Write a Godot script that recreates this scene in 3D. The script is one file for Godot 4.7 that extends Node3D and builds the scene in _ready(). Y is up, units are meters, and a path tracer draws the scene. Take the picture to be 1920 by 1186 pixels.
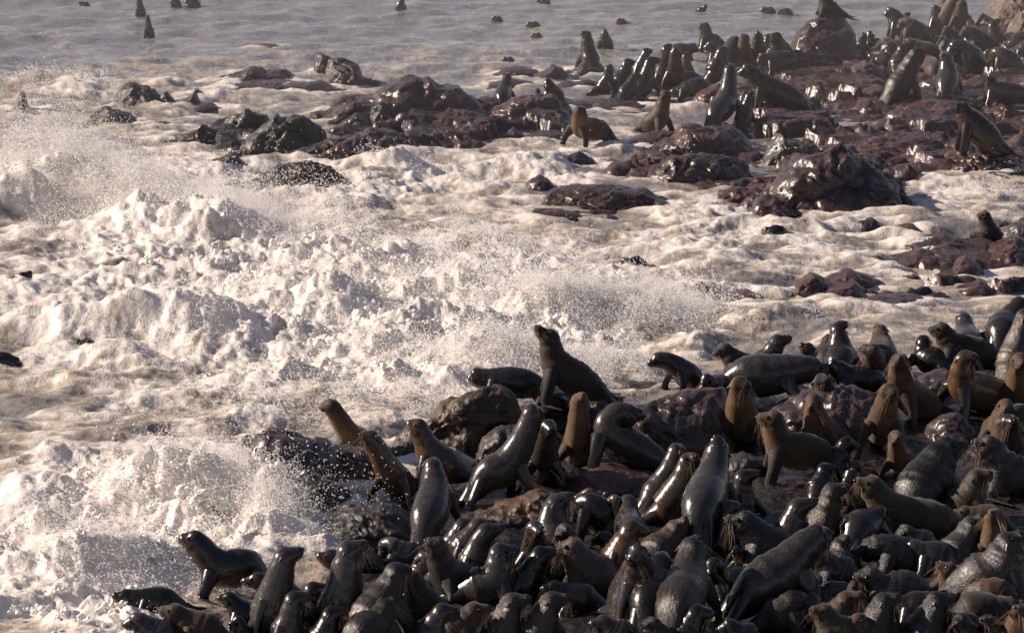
extends Node3D
# A seal colony on a surf-washed rocky shore, seen through a long lens from a low bluff.

const FOCAL := 6500.0      # pixels of a 1920 wide picture
const EYE := 9.33          # metres above the sea
var pitch := atan(1404.0 / 6500.0)
var rng := RandomNumberGenerator.new()
var used := {}
var mats := {}
var facet := FastNoiseLite.new()
var soft := FastNoiseLite.new()
var cell_a := FastNoiseLite.new()
var cell_b := FastNoiseLite.new()
var cell_c := FastNoiseLite.new()
var streak := FastNoiseLite.new()

# ---------------------------------------------------------------- helpers
func ray(u: float, v: float) -> Vector3:
	var a := (u - 960.0) / FOCAL
	var b := (593.0 - v) / FOCAL
	return Vector3(a, b * cos(pitch) - sin(pitch), -b * sin(pitch) - cos(pitch))

func ground(u: float, v: float, y := 0.0) -> Vector3:          # where that line of sight meets the level y
	var d := ray(u, v)
	return Vector3(0, EYE, 0) + d * ((y - EYE) / d.y)

func upright(u: float, v: float, z: float) -> Vector3:          # where it meets the upright plane at depth z
	var d := ray(u, v)
	return Vector3(0, EYE, 0) + d * (z / d.z)

func numbered(called: String) -> String:
	used[called] = used.get(called, -1) + 1
	return called if used[called] == 0 else "%s_%03d" % [called, used[called]]

func tag(o: Node3D, label: String, category: String, group := "") -> Node3D:
	o.set_meta("label", label)
	o.set_meta("category", category)
	if group:
		o.set_meta("group", group)
	return o

func noise(type: int, freq: float, seed_: int, fractal := FastNoiseLite.FRACTAL_NONE, octaves := 3) -> FastNoiseLite:
	var n := FastNoiseLite.new()
	n.noise_type = type
	n.frequency = freq
	n.seed = seed_
	n.fractal_type = fractal
	n.fractal_octaves = octaves
	n.cellular_return_type = FastNoiseLite.RETURN_DISTANCE
	n.cellular_distance_function = FastNoiseLite.DISTANCE_EUCLIDEAN
	return n

func noise_tex(n: FastNoiseLite, low := 0.0, high := 1.0, side := 512) -> NoiseTexture2D:
	var t := NoiseTexture2D.new()
	t.width = side
	t.height = side
	t.seamless = true
	t.noise = n
	var g := Gradient.new()
	g.set_color(0, Color(low, low, low))
	g.set_color(1, Color(high, high, high))
	t.color_ramp = g
	return t

func triplanar(m: StandardMaterial3D, per_metre: float, world := true) -> void:
	m.uv1_triplanar = true
	m.uv1_world_triplanar = world
	m.uv1_scale = Vector3.ONE * per_metre

func arrays_mesh(v: PackedVector3Array, n: PackedVector3Array, c: PackedColorArray, idx: PackedInt32Array, uv := PackedVector2Array()) -> ArrayMesh:
	var a := []
	a.resize(Mesh.ARRAY_MAX)
	a[Mesh.ARRAY_VERTEX] = v
	a[Mesh.ARRAY_NORMAL] = n
	if c.size():
		a[Mesh.ARRAY_COLOR] = c
	if uv.size():
		a[Mesh.ARRAY_TEX_UV] = uv
	a[Mesh.ARRAY_INDEX] = idx
	var m := ArrayMesh.new()
	m.add_surface_from_arrays(Mesh.PRIMITIVE_TRIANGLES, a)
	return m

func grid_normals(v: PackedVector3Array, rows: int, cols: int, up: bool) -> PackedVector3Array:
	var n := PackedVector3Array()
	n.resize(v.size())
	for i in rows:
		var a := maxi(i - 1, 0) * cols
		var b := mini(i + 1, rows - 1) * cols
		var r := i * cols
		for j in cols:
			var q := (v[r + mini(j + 1, cols - 1)] - v[r + maxi(j - 1, 0)]).cross(v[b + j] - v[a + j])
			if up and q.y < 0.0:
				q = -q
			n[r + j] = q.normalized()
	return n

func grid_index(rows: int, cols: int, flip := false) -> PackedInt32Array:
	var idx := PackedInt32Array()
	idx.resize((rows - 1) * (cols - 1) * 6)
	var k := 0
	for i in rows - 1:
		for j in cols - 1:
			var a := i * cols + j
			var b := a + cols
			if flip:
				idx[k] = a; idx[k + 1] = b; idx[k + 2] = a + 1
				idx[k + 3] = a + 1; idx[k + 4] = b; idx[k + 5] = b + 1
			else:
				idx[k] = a; idx[k + 1] = a + 1; idx[k + 2] = b
				idx[k + 3] = a + 1; idx[k + 4] = b + 1; idx[k + 5] = b
			k += 6
	return idx

func mesh_node(called: String, m: Mesh, mat: Material, parent: Node3D = self) -> MeshInstance3D:
	var o := MeshInstance3D.new()
	o.name = numbered(called) if parent == self else called
	o.mesh = m
	o.material_override = mat
	parent.add_child(o, true)
	return o

func structure(called: String, m: Mesh, mat: Material) -> MeshInstance3D:
	var o := mesh_node(called, m, mat)
	o.set_meta("kind", "structure")
	return o

# ---------------------------------------------------------------- materials
func make_materials() -> void:
	var skin_bump := noise_tex(noise(FastNoiseLite.TYPE_SIMPLEX_SMOOTH, 0.02, 5, FastNoiseLite.FRACTAL_FBM, 4))
	var strand_bump := noise_tex(noise(FastNoiseLite.TYPE_SIMPLEX_SMOOTH, 0.022, 9, FastNoiseLite.FRACTAL_RIDGED, 3))
	var mottle := noise_tex(noise(FastNoiseLite.TYPE_SIMPLEX_SMOOTH, 0.012, 11, FastNoiseLite.FRACTAL_FBM, 5), 0.6, 1.0)
	var damp := noise_tex(noise(FastNoiseLite.TYPE_SIMPLEX_SMOOTH, 0.012, 13, FastNoiseLite.FRACTAL_FBM, 4), 0.25, 1.0)
	for kind in ["wet", "dry", "shaggy"]:      # the fur runs along the body: maps are laid round and along it
		var m := StandardMaterial3D.new()
		m.vertex_color_use_as_albedo = true
		m.albedo_texture = mottle
		m.heightmap_enabled = true
		m.heightmap_texture = skin_bump if kind == "wet" else strand_bump
		m.heightmap_scale = {"wet": 0.05, "dry": 0.16, "shaggy": 0.24}[kind]
		m.roughness = {"wet": 0.4, "dry": 0.75, "shaggy": 0.58}[kind]
		m.roughness_texture = damp
		m.metallic_specular = {"wet": 0.5, "dry": 0.32, "shaggy": 0.5}[kind]
		m.uv1_scale = {"wet": Vector3(5, 3.2, 1), "dry": Vector3(8, 2.2, 1), "shaggy": Vector3(9, 0.8, 1)}[kind]
		if kind == "dry":
			m.rim_enabled = true
			m.rim = 0.25
		mats[kind] = m
	var eye := StandardMaterial3D.new()
	eye.albedo_color = Color(0.03, 0.025, 0.02)
	eye.roughness = 0.08
	mats.eye = eye
	var nose := StandardMaterial3D.new()
	nose.albedo_color = Color(0.09, 0.075, 0.07)
	nose.roughness = 0.3
	mats.nose = nose
	var whisker := StandardMaterial3D.new()
	whisker.albedo_color = Color(0.7, 0.58, 0.47)
	whisker.roughness = 0.5
	mats.whisker = whisker

	var rock_bump := noise_tex(noise(FastNoiseLite.TYPE_SIMPLEX_SMOOTH, 0.012, 21, FastNoiseLite.FRACTAL_FBM, 6))
	var rock_tone := noise_tex(noise(FastNoiseLite.TYPE_SIMPLEX_SMOOTH, 0.008, 23, FastNoiseLite.FRACTAL_FBM, 5), 0.5, 1.0)
	var rock_gloss := noise_tex(noise(FastNoiseLite.TYPE_SIMPLEX_SMOOTH, 0.01, 25, FastNoiseLite.FRACTAL_FBM, 4), 0.55, 1.0)
	for kind in ["rock", "dull_rock", "dry_rock"]:
		var m := StandardMaterial3D.new()
		m.vertex_color_use_as_albedo = true
		m.albedo_texture = rock_tone
		m.heightmap_enabled = true
		m.heightmap_texture = rock_bump
		m.heightmap_scale = {"rock": 1.7, "dull_rock": 2.2, "dry_rock": 4.0}[kind]
		m.roughness = {"rock": 0.42, "dull_rock": 0.66, "dry_rock": 0.9}[kind]
		m.roughness_texture = rock_gloss
		triplanar(m, 1.5)
		mats[kind] = m

	var water := StandardMaterial3D.new()
	water.vertex_color_use_as_albedo = true
	var g := Gradient.new()
	g.set_color(0, Color(0.16, 0.16, 0.16))
	g.set_color(1, Color(0.62, 0.62, 0.62))
	var gt := GradientTexture2D.new()
	gt.gradient = g
	gt.width = 128
	gt.height = 4
	water.roughness = 1.0
	water.roughness_texture = gt
	water.metallic_specular = 0.42
	var froth_bump := noise_tex(noise(FastNoiseLite.TYPE_CELLULAR, 0.035, 41, FastNoiseLite.FRACTAL_FBM, 4), 1.0, 0.0, 1024)
	water.heightmap_enabled = true
	water.heightmap_texture = froth_bump
	water.heightmap_scale = 0.9
	triplanar(water, 0.7)
	water.roughness_texture = null
	water.roughness = 0.4
	water.subsurf_scatter_enabled = true
	water.subsurf_scatter_strength = 0.5
	water.backlight_enabled = true
	water.backlight = Color(0.55, 0.55, 0.55)
	mats.water = water
	var calm := StandardMaterial3D.new()
	calm.vertex_color_use_as_albedo = true
	calm.roughness = 0.12
	calm.metallic_specular = 0.55
	calm.heightmap_enabled = true
	calm.heightmap_texture = noise_tex(noise(FastNoiseLite.TYPE_SIMPLEX_SMOOTH, 0.02, 43, FastNoiseLite.FRACTAL_FBM, 4))
	calm.heightmap_scale = 1.3
	triplanar(calm, 0.8)
	mats.calm = calm

	var drop := StandardMaterial3D.new()
	drop.albedo_color = Color(0.985, 0.97, 0.95)
	drop.roughness = 0.35
	drop.backlight_enabled = true
	drop.backlight = Color(1, 1, 1)
	drop.transparency = BaseMaterial3D.TRANSPARENCY_ALPHA
	drop.albedo_color.a = 0.55
	mats.drop = drop
	var froth := StandardMaterial3D.new()
	froth.albedo_color = Color(0.95, 0.935, 0.905)
	froth.roughness = 0.6
	froth.heightmap_enabled = true
	froth.heightmap_texture = rock_bump
	froth.heightmap_scale = 1.5
	triplanar(froth, 3.0)
	mats.froth = froth

const SEA_ROWS := 720
const SEA_COLS := 680
const FOAM_BITS := 7000
const FOAM_KNOBS := 2500

func _ready() -> void:
	rng.seed = 77
	var cam := Camera3D.new()
	cam.name = "camera"
	cam.position = Vector3(0, EYE, 0)
	cam.rotation.x = -pitch
	cam.fov = rad_to_deg(2.0 * atan(593.0 / FOCAL))
	cam.near = 0.5
	cam.far = 2000.0
	add_child(cam)
	var env := Environment.new()
	env.background_mode = Environment.BG_SKY
	env.tonemap_mode = Environment.TONE_MAPPER_LINEAR
	env.tonemap_exposure = 1.46
	env.sdfgi_enabled = true
	env.ssao_enabled = true
	env.ssil_enabled = true
	var sky := Sky.new()
	var sm := ProceduralSkyMaterial.new()
	sm.sky_top_color = Color(0.36, 0.42, 0.56)
	sm.sky_horizon_color = Color(0.93, 0.94, 0.98)
	sm.sky_curve = 0.18
	sm.ground_bottom_color = Color(0.3, 0.28, 0.27)
	sm.ground_horizon_color = Color(0.6, 0.58, 0.58)
	sm.sky_energy_multiplier = 0.74
	sky.sky_material = sm
	env.sky = sky
	env.volumetric_fog_enabled = true
	env.volumetric_fog_density = 0.0
	var we := WorldEnvironment.new()
	we.name = "world_environment"
	we.environment = env
	add_child(we)
	var sun := DirectionalLight3D.new()
	sun.name = "sun"
	sun.light_energy = 1.6
	sun.light_color = Color(1.0, 0.925, 0.86)
	sun.light_angular_distance = 0.5
	sun.shadow_enabled = true
	add_child(sun)
	sun.look_at_from_position(Vector3(-0.86, 0.48, -0.2), Vector3.ZERO)
	make_materials()
	facet = noise(FastNoiseLite.TYPE_CELLULAR, 1.0, 31)
	streak = noise(FastNoiseLite.TYPE_SIMPLEX_SMOOTH, 0.5, 8, FastNoiseLite.FRACTAL_FBM, 3)
	soft = noise(FastNoiseLite.TYPE_SIMPLEX_SMOOTH, 1.0, 2, FastNoiseLite.FRACTAL_FBM, 2)
	lands.append(outline_of([560,1240, 600,1100, 640,1020, 700,940, 800,890, 900,810, 1000,780, 1150,768, 1380,750, 1600,728, 1750,696, 1880,656, 2450,600, 2450,1270, 380,1270, 440,1160]))
	lands.append(outline_of([350,1270, 400,1150, 520,1086, 700,1064, 780,1090, 720,1270]))
	lands.append(outline_of([1120,345, 1170,302, 1260,264, 1300,228, 1310,184, 1400,162, 1480,138, 1600,104, 1700,84, 1830,62, 2250,30, 2250,334, 1900,336, 1760,336, 1700,352, 1680,400, 1420,408, 1330,375, 1200,350]))
	lands.append(outline_of([1640,516, 1700,474, 1780,446, 1880,440, 2250,410, 2250,512, 1850,516, 1740,522]))
	lands.append(outline_of([585,300, 556,272, 620,214, 720,178, 900,196, 1104,212, 1104,264, 960,274, 800,288]))
	lands.append(outline_of([400,302, 326,268, 430,222, 620,236, 600,302]))
	lands.append(outline_of([1480,568, 1536,514, 1640,500, 1662,538, 1740,512, 1900,526, 2250,512, 2250,562, 1750,564, 1600,574]))
	lands.append(outline_of([984,422, 1000,350, 1240,350, 1264,392, 1112,424]))
	survey()
	slab = noise(FastNoiseLite.TYPE_CELLULAR, 0.8, 51)
	slab.cellular_return_type = FastNoiseLite.RETURN_CELL_VALUE
	build_rocks()
	build_sea()
	shore("beach", "dark wet rock bed under the crowd of seals", lands[0], 0.06, 0.02, 0.08, Color(0.06, 0.047, 0.044), Color(0.035, 0.029, 0.028))
	shore("sand", "small patch of wet brown sand by the foam", lands[1], 0.06, 0.07, 0.015, Color(0.20, 0.15, 0.115), Color(0.15, 0.115, 0.09))
	shore("shore", "bed of red rock between the far seals", lands[2], 0.05, 0.0, 0.26, Color(0.15, 0.08, 0.068), Color(0.07, 0.046, 0.043))
	shore("rock_shelf", "low shelf of red rock in the channel", lands[3], 0.05, 0.0, 0.16, Color(0.13, 0.075, 0.066), Color(0.07, 0.047, 0.044))
	shore("reef", "low wet ledges joining the dark crags", lands[4], 0.05, -0.03, 0.26, Color(0.105, 0.066, 0.062), Color(0.055, 0.042, 0.041))
	shore("reef", "low wet ledges round the greenish boulders", lands[5], 0.05, -0.04, 0.24, Color(0.085, 0.066, 0.058), Color(0.048, 0.04, 0.038))
	shore("rock_shelf", "long low ledges of red rock in the quiet channel", lands[6], 0.05, -0.05, 0.18, Color(0.135, 0.078, 0.068), Color(0.07, 0.047, 0.044))
	shore("rock_shelf", "washed ledge of rock in the middle channel", lands[7], 0.05, -0.05, 0.16, Color(0.115, 0.074, 0.068), Color(0.065, 0.046, 0.044))
	build_seals()
	build_spray()
	build_mist()

func build_rocks() -> void:
	# --- scattered rocks standing in the surf
	rock("low dark rock awash alone in the calm open water", "dark", 96, 0.9, [464,95, 480,86, 505,84, 527,91])
	rock("long humped rock, farthest of the rocks in the surf, with two rounded tops", "dark", 161, 1.3, [402,158, 410,148, 445,138, 470,125, 485,128, 495,136, 530,131, 545,143, 563,152])
	rock("flat lilac ledge just in front of the long humped rock", "plum", 178, 1.6, [413,177, 470,154, 520,151, 560,160, 600,164, 620,176])
	rock("thin flat ledge washed by water below the blocky rock", "plum", 178, 1.2, [480,176, 540,157, 600,154, 625,166, 640,177])
	rock("upright blocky rock with a steep seaward face and a light streak", "dark", 150, 0.8, [586,148, 588,103, 600,100, 614,105, 622,114])
	rock("bulky rounded rock joined behind the upright block", "dark", 164, 1.0, [606,160, 615,112, 640,110, 672,122, 678,146, 706,163])
	rock("big dark flat-topped boulder rising steeply from the surf", "dark", 207, 1.2, [212,203, 217,167, 240,158, 275,165, 300,180, 331,206])
	rock("small knob of rock touching the big flat-topped boulder", "dark", 202, 0.5, [296,200, 303,174, 312,171, 320,182, 334,202])
	rock("pointed triangular rock beside the small knob", "dark", 205, 0.6, [330,204, 345,186, 366,173, 375,203])
	rock("pale rounded rock just behind the triangular rock", "plum", 190, 0.7, [350,184, 365,166, 385,172, 408,186])
	rock("dark sloping rock half lost in spray below the flat-topped boulder", "dark", 243, 1.1, [160,242, 170,216, 195,201, 230,212, 258,226, 268,243])
	rock("thin dark ledge trailing from the spray-covered sloping rock", "brown", 247, 0.7, [232,246, 270,240, 300,229, 330,236, 348,246])
	rock("low smooth lilac rock in the still pool", "plum", 212, 0.8, [300,209, 350,202, 390,193, 415,202, 430,212])
	rock("sharp little flake of rock in the still pool", "dark", 226, 0.3, [336,225, 352,222, 364,219, 365,225])
	rock("tiny dark rock tip near the bulge of the small breaking wave", "dark", 169, 0.4, [173,168, 182,156, 194,155, 204,167])
	rock("dark rock tip inside the bulge of the small breaking wave", "dark", 178, 0.6, [118,178, 132,165, 146,166, 160,178])
	rock("narrow pointed rock veiled by flying spray", "dark", 222, 0.9, [8,220, 26,202, 36,174, 42,173, 50,204, 84,220])
	rock("small dark rock alone between the long humped rock and the pool", "dark", 163, 0.4, [311,162, 318,152, 328,157, 338,163])
	rock("greenish boulder with a small peak on its crest", "green", 262, 1.1, [412,254, 424,223, 440,214, 453,212, 461,201, 470,212, 494,215, 502,228, 506,258])
	rock("algae-dark spiky rock trailing into the foam before the greenish boulder", "green", 278, 0.9, [298,277, 330,256, 368,246, 380,233, 394,243, 414,248, 424,270])
	rock("large double-peaked dark boulder, biggest of the green-tinged rocks", "green", 298, 1.5, [445,297, 468,258, 496,236, 506,226, 518,214, 529,226, 548,217, 566,217, 584,232, 604,249, 612,285])
	rock("low dark rock running down from the double-peaked boulder into foam", "dark", 303, 0.7, [500,301, 530,288, 575,276, 620,262, 650,262])
	rock("broad main crag with twin summits and a pale seam down its face", "plum", 236, 2.2, [598,222, 640,188, 690,182, 720,165, 745,152, 772,142, 793,149, 800,144, 826,162, 856,160, 880,178, 908,203, 942,208])
	rock("green-tinged knob on the seaward flank of the main crag", "green", 242, 0.7, [690,240, 697,202, 714,191, 734,200, 762,240])
	rock("rough pinkish rock low on the flank of the main crag", "plum", 246, 0.7, [630,246, 645,226, 672,212, 690,226, 700,246])
	rock("smooth sheet of rock sloping up to the main crag", "plum", 238, 1.2, [600,237, 620,214, 648,196, 668,190, 690,220])
	rock("red-brown rock ledge at the foot of the main crag", "red", 250, 0.9, [725,246, 770,234, 800,226, 845,207, 880,208, 920,222, 940,246])
	rock("flat-topped reddish block ending the row of the main crag", "red", 234, 1.3, [898,229, 938,197, 968,182, 1000,178, 1040,178, 1050,190, 1062,231])
	rock("fin of dark rock standing on the flat-topped reddish block", "dark", 200, 0.4, [986,196, 1000,170, 1010,164, 1017,180, 1022,198])
	rock("long low dark rock with a smooth crest above churning foam", "plum", 307, 1.6, [568,306, 600,276, 650,256, 700,241, 740,248, 775,263, 792,290])
	rock("wet tilted slab in front of the green-tinged knob", "plum", 262, 0.9, [600,262, 628,236, 652,232, 676,250, 690,262])
	rock("reddish rock with one clean edge below the red-brown ledge", "red", 271, 0.9, [790,264, 850,246, 880,238, 898,250, 930,264, 950,270])
	rock("small red pyramid-shaped rock in rushing water", "red", 266, 0.5, [930,265, 948,250, 962,240, 974,248, 992,264])
	rock("washed flat rock streaked by water beside the small red pyramid", "plum", 267, 0.9, [985,266, 1010,250, 1045,246, 1070,254, 1080,266])
	rock("low lumpy rocks at the edge of the rushing surf below the pool", "dark", 325, 0.9, [338,322, 380,302, 428,293, 440,290, 455,299, 474,310])
	rock("rounded hump of rock peppered with spray amid the surf", "dark", 374, 1.4, [398,374, 450,350, 498,326, 518,311, 570,308, 620,315, 650,332, 640,366])
	rock("small smooth wet rock with a bright glint", "plum", 365, 0.6, [980,362, 990,341, 1010,330, 1030,338, 1046,356])
	rock("broad flat ledge with water pouring over its front", "plum", 400, 1.5, [1008,384, 1038,357, 1090,350, 1150,352, 1210,358, 1244,378])
	rock("low dark ledge in front of the water-draped flat ledge", "red", 420, 0.7, [983,409, 1005,393, 1050,394, 1080,400, 1103,412])
	rock("half drowned rock behind the small smooth wet rock", "plum", 341, 0.6, [1040,338, 1062,329, 1090,332, 1100,340])
	rock("little dark rock at the feet of the seal wading in the channel", "dark", 315, 0.6, [1010,312, 1050,296, 1090,286, 1110,300, 1120,314])
	rock("low lilac rock under the brown seal in the channel", "plum", 283, 1.1, [1148,284, 1180,264, 1215,249, 1268,247, 1280,270])
	rock("big glinting red slab under the tall grey seal", "red", 303, 1.5, [1165,300, 1200,286, 1262,259, 1278,236, 1300,234, 1330,240, 1380,243, 1404,262, 1416,290])
	rock("small red rock at the waterline beside the glinting slab", "red", 335, 0.7, [1124,328, 1150,306, 1185,302, 1198,324])
	rock("lilac-topped smooth rock in front of the glinting red slab", "plum", 350, 1.3, [1180,338, 1230,311, 1262,292, 1290,290, 1350,294, 1398,306, 1414,326])
	rock("wet flat rock glittering in low water near the wading seal", "plum", 213, 0.9, [1085,212, 1105,204, 1121,194, 1150,203, 1186,210])
	rock("thin lilac ledge behind the glittering flat rock", "plum", 206, 1.1, [1060,204, 1100,190, 1180,188, 1260,192, 1290,202])
	rock("small reddish rock in still water behind the brown channel seal", "red", 221, 0.5, [1158,220, 1180,211, 1205,215, 1222,220])
	rock("square red block standing in still water beside the tall grey seal", "red", 203, 0.8, [1296,202, 1300,182, 1325,166, 1352,158, 1372,170, 1376,198])
	# --- far rocks under the first group of seals
	rock("dark rounded rock with foam behind it, seaward of the seal group", "plum", 146, 0.9, [922,146, 945,129, 970,125, 1005,131, 1014,143])
	rock("lilac sloping rock next to the dark rounded rock", "plum", 152, 0.9, [995,152, 1020,134, 1036,121, 1055,128, 1065,150])
	rock("rock perch under the upright seal facing seaward", "plum", 146, 0.9, [1055,145, 1075,130, 1100,112, 1125,118, 1140,140])
	rock("long low dark rock behind the flat-topped reddish block", "dark", 168, 0.7, [1040,167, 1062,152, 1080,154, 1100,149, 1124,156, 1130,166])
	rock("flat rock with a shiny edge behind the lone sleek seal", "plum", 169, 0.9, [905,168, 930,154, 960,147, 990,153, 1004,166])
	rock("big boulder with a seal on its top and water running off it", "plum", 140, 1.7, [1482,138, 1484,97, 1498,58, 1515,42, 1535,33, 1560,32, 1585,34, 1596,50, 1605,66, 1609,138])
	rock("smooth brightly glinting wet boulder on the red shore", "grey", 162, 1.0, [1582,152, 1590,136, 1608,121, 1625,115, 1640,119, 1655,136, 1668,158])
	rock("lilac rock slab behind the crowd of far seals", "plum", 112, 1.2, [1620,110, 1640,88, 1660,72, 1685,76, 1700,100])
	rock("tan pointed crag at the foot of the cliff", "tan", 72, 1.0, [1824,70, 1834,40, 1846,26, 1860,34, 1876,50, 1886,70], 0.0, 1.4)
	rock("tan cliff of cracked rock closing the view", "tan", 66, 2.2, [1846,62, 1858,22, 1868,10, 1874,-6, 1890,-18, 1950,-40, 2010,-40], 0.0, 1.0)
	rock("steep pinkish rock in front of the tan cliff", "tan", 92, 1.0, [1884,90, 1896,52, 1912,26, 1940,20, 1975,60], 0.0, 1.2)
	rock("wet glinting rocks below the pinkish rock", "plum", 108, 0.9, [1868,106, 1882,84, 1900,66, 1925,54, 1960,90])
	# --- the red shore
	rock("pale grey-green boulder with a pointed wet top", "grey", 314, 0.8, [1433,310, 1440,276, 1455,250, 1472,261, 1500,265, 1530,271, 1546,295])
	rock("huge dark boulder with a peaked lilac crest", "plum", 414, 1.9, [1412,402, 1440,352, 1478,312, 1508,293, 1545,285, 1578,269, 1600,290, 1640,310, 1664,335, 1684,352])
	rock("squared rock on the flank of the huge dark boulder", "plum", 402, 1.1, [1604,398, 1620,354, 1650,336, 1680,338, 1694,352, 1710,376, 1713,398])
	rock("rust-brown rock awash in front of the lilac-topped rock", "red", 386, 0.7, [1338,384, 1350,359, 1380,352, 1410,358, 1428,370])
	rock("greenish rock with foam spilling over it", "green", 357, 0.5, [1362,356, 1376,338, 1400,335, 1412,352])
	rock("small orange-brown rock wedged beside the huge boulder", "red", 356, 0.4, [1404,355, 1412,338, 1422,330, 1434,352])
	rock("dark egg-shaped rock beside the small orange-brown rock", "dark", 375, 0.5, [1428,373, 1438,348, 1448,338, 1462,346, 1472,372])
	rock("tilted wet slab at the waterline under the huge boulder", "plum", 418, 0.9, [1404,416, 1420,374, 1440,365, 1475,380, 1512,402])
	rock("rounded pinkish rock leaning on the huge boulder", "plum", 372, 0.7, [1448,370, 1468,332, 1482,320, 1500,332, 1510,368])
	rock("long reddish block with a knife edge on the red shore", "red", 292, 1.2, [1628,290, 1658,263, 1675,253, 1740,252, 1780,261, 1804,287])
	rock("small reddish rock below the long block", "red", 312, 0.7, [1632,311, 1652,294, 1690,290, 1712,304, 1722,311])
	rock("round reddish rock with a thin waterfall", "red", 335, 0.8, [1660,334, 1690,313, 1728,305, 1760,318, 1772,333])
	rock("large red mound under the seal that faces the channel", "red", 336, 1.4, [1750,332, 1782,287, 1810,272, 1860,284, 1895,308, 1930,328])
	rock("lilac-crested ledge above the long reddish block", "red", 256, 1.2, [1640,254, 1690,238, 1732,222, 1760,226, 1800,246])
	rock("wedge of red rock under the tall seal with the pale flank", "red", 218, 1.2, [1640,216, 1690,206, 1740,190, 1780,186, 1810,206])
	rock("red rock tongue pointing at the reclining dark seal", "red", 226, 0.9, [1560,224, 1590,208, 1632,184, 1640,196, 1680,206, 1700,222])
	rock("flat red rock with a thin wet rim", "red", 252, 0.9, [1520,250, 1560,243, 1600,242, 1628,240, 1645,246])
	rock("red ridge just above the flat red rock", "red", 238, 0.8, [1522,236, 1560,228, 1610,220, 1635,219, 1650,232])
	rock("red rock hump beneath the boulder with running water", "red", 170, 1.0, [1490,168, 1515,148, 1540,142, 1570,152, 1590,166])
	rock("red rock band between the seal pair and the red ridge", "red", 200, 1.2, [1500,198, 1540,184, 1590,176, 1640,160, 1690,168, 1700,190])
	rock("red boulder behind the rump of the reclining dark seal", "red", 216, 0.8, [1470,214, 1490,196, 1520,190, 1548,204])
	rock("dark red shelf below the seal pair", "red", 262, 1.2, [1440,260, 1470,240, 1510,232, 1545,240, 1570,258])
	rock("pink rock slope with bright glints under the grey reclining seal", "red", 232, 1.3, [1830,230, 1850,204, 1880,192, 1905,206, 1935,230])
	rock("brown rock corner at the frame edge above the red mound", "red", 292, 1.0, [1870,290, 1890,268, 1915,252, 1945,262])
	rock("broken red rocks at the edge of the rapids below the red shore", "red", 352, 0.7, [1690,350, 1712,338, 1760,334, 1800,340, 1830,350])
	rock("dark low rock beyond the rapids by the frame edge", "plum", 340, 0.8, [1850,338, 1880,322, 1920,312, 1950,330])
	# --- rocks of the near channel
	rock("dark rounded boulder in the foam, alone above the red ledges", "dark", 433, 0.6, [1602,432, 1612,413, 1640,410, 1654,426])
	rock("brown hump of rock drowned by foam", "brown", 446, 0.8, [1650,446, 1676,428, 1710,422, 1735,440])
	rock("long dark ledge running into the foam below the far shore", "plum", 477, 1.0, [1678,475, 1720,451, 1770,438, 1802,448, 1815,470])
	rock("sloping red ledge with a white splash at its end", "red", 512, 1.1, [1628,511, 1680,486, 1730,468, 1758,476, 1784,494])
	rock("small round red rock in the foam", "red", 502, 0.5, [1626,501, 1634,484, 1650,481, 1664,498])
	rock("pale boulder with a folded top beside the sitting lookout seal", "grey", 470, 0.8, [1872,468, 1884,430, 1902,416, 1930,408, 1950,440])
	rock("small dark round rock behind the lookout seal", "dark", 430, 0.4, [1868,428, 1876,415, 1888,414, 1896,428])
	rock("dark reddish shelf under the lookout seal", "red", 510, 1.5, [1770,508, 1826,482, 1880,458, 1930,450, 1960,480])
	rock("glistening red peak in front of the lookout shelf", "red", 526, 0.9, [1736,524, 1780,504, 1812,482, 1832,496, 1850,520])
	rock("small red knob between two ledges", "red", 527, 0.6, [1664,526, 1690,512, 1706,508, 1738,524])
	rock("red peak with wet sunlit flank in the channel", "red", 560, 0.9, [1476,558, 1500,526, 1524,512, 1545,521, 1562,540])
	rock("dark low ridge behind the red peak", "red", 546, 0.9, [1534,544, 1568,516, 1590,505, 1622,516, 1656,528])
	rock("spray-speckled dark ball of rock", "dark", 568, 0.6, [1290,566, 1298,541, 1318,530, 1338,540, 1350,564])
	rock("flat dark rock next to the spray-speckled ball", "red", 572, 0.7, [1356,570, 1376,549, 1400,543, 1424,556])
	rock("smooth red rock with water sheeting over it", "red", 565, 0.9, [1520,563, 1558,536, 1606,531, 1626,546])
	rock("low brown slab lying in quiet foam", "plum", 582, 0.9, [1618,580, 1660,559, 1718,555, 1742,568])
	rock("wide reddish rock near the frame edge", "red", 560, 0.9, [1778,558, 1820,535, 1842,527, 1884,548])
	rock("last low red rock by the frame edge", "red", 550, 0.8, [1860,548, 1885,530, 1912,524, 1945,540])
	rock("two small dark lumps in the water before the red peak", "dark", 557, 0.4, [1466,556, 1472,545, 1480,549, 1487,539, 1494,554])
	# --- near rocks
	rock("big rough boulder lashed by the breaking wave", "plum", 958, 1.1, [456,950, 463,872, 476,822, 500,810, 532,812, 572,822, 612,836, 640,880, 650,940])
	rock("small dark knob on the seaward side of the lashed boulder", "dark", 858, 0.4, [446,856, 450,822, 462,817, 480,826, 486,852])
	rock("log-shaped smooth rock below the brown seal looking out to sea", "plum", 925, 0.8, [548,918, 570,842, 610,836, 690,838, 708,860, 716,915])
	rock("weed-crusted brown boulder beneath the lying seal", "brown", 856, 1.1, [766,850, 792,800, 832,756, 880,731, 910,722, 942,726, 962,742, 976,768, 982,820])
	rock("low dark boulder behind the seal pair by the surf", "dark", 874, 0.6, [728,866, 744,820, 766,800, 792,812, 800,860])
	rock("cubic small dark rock between two boulders", "dark", 852, 0.5, [862,848, 870,814, 888,804, 905,812, 908,846])
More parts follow.
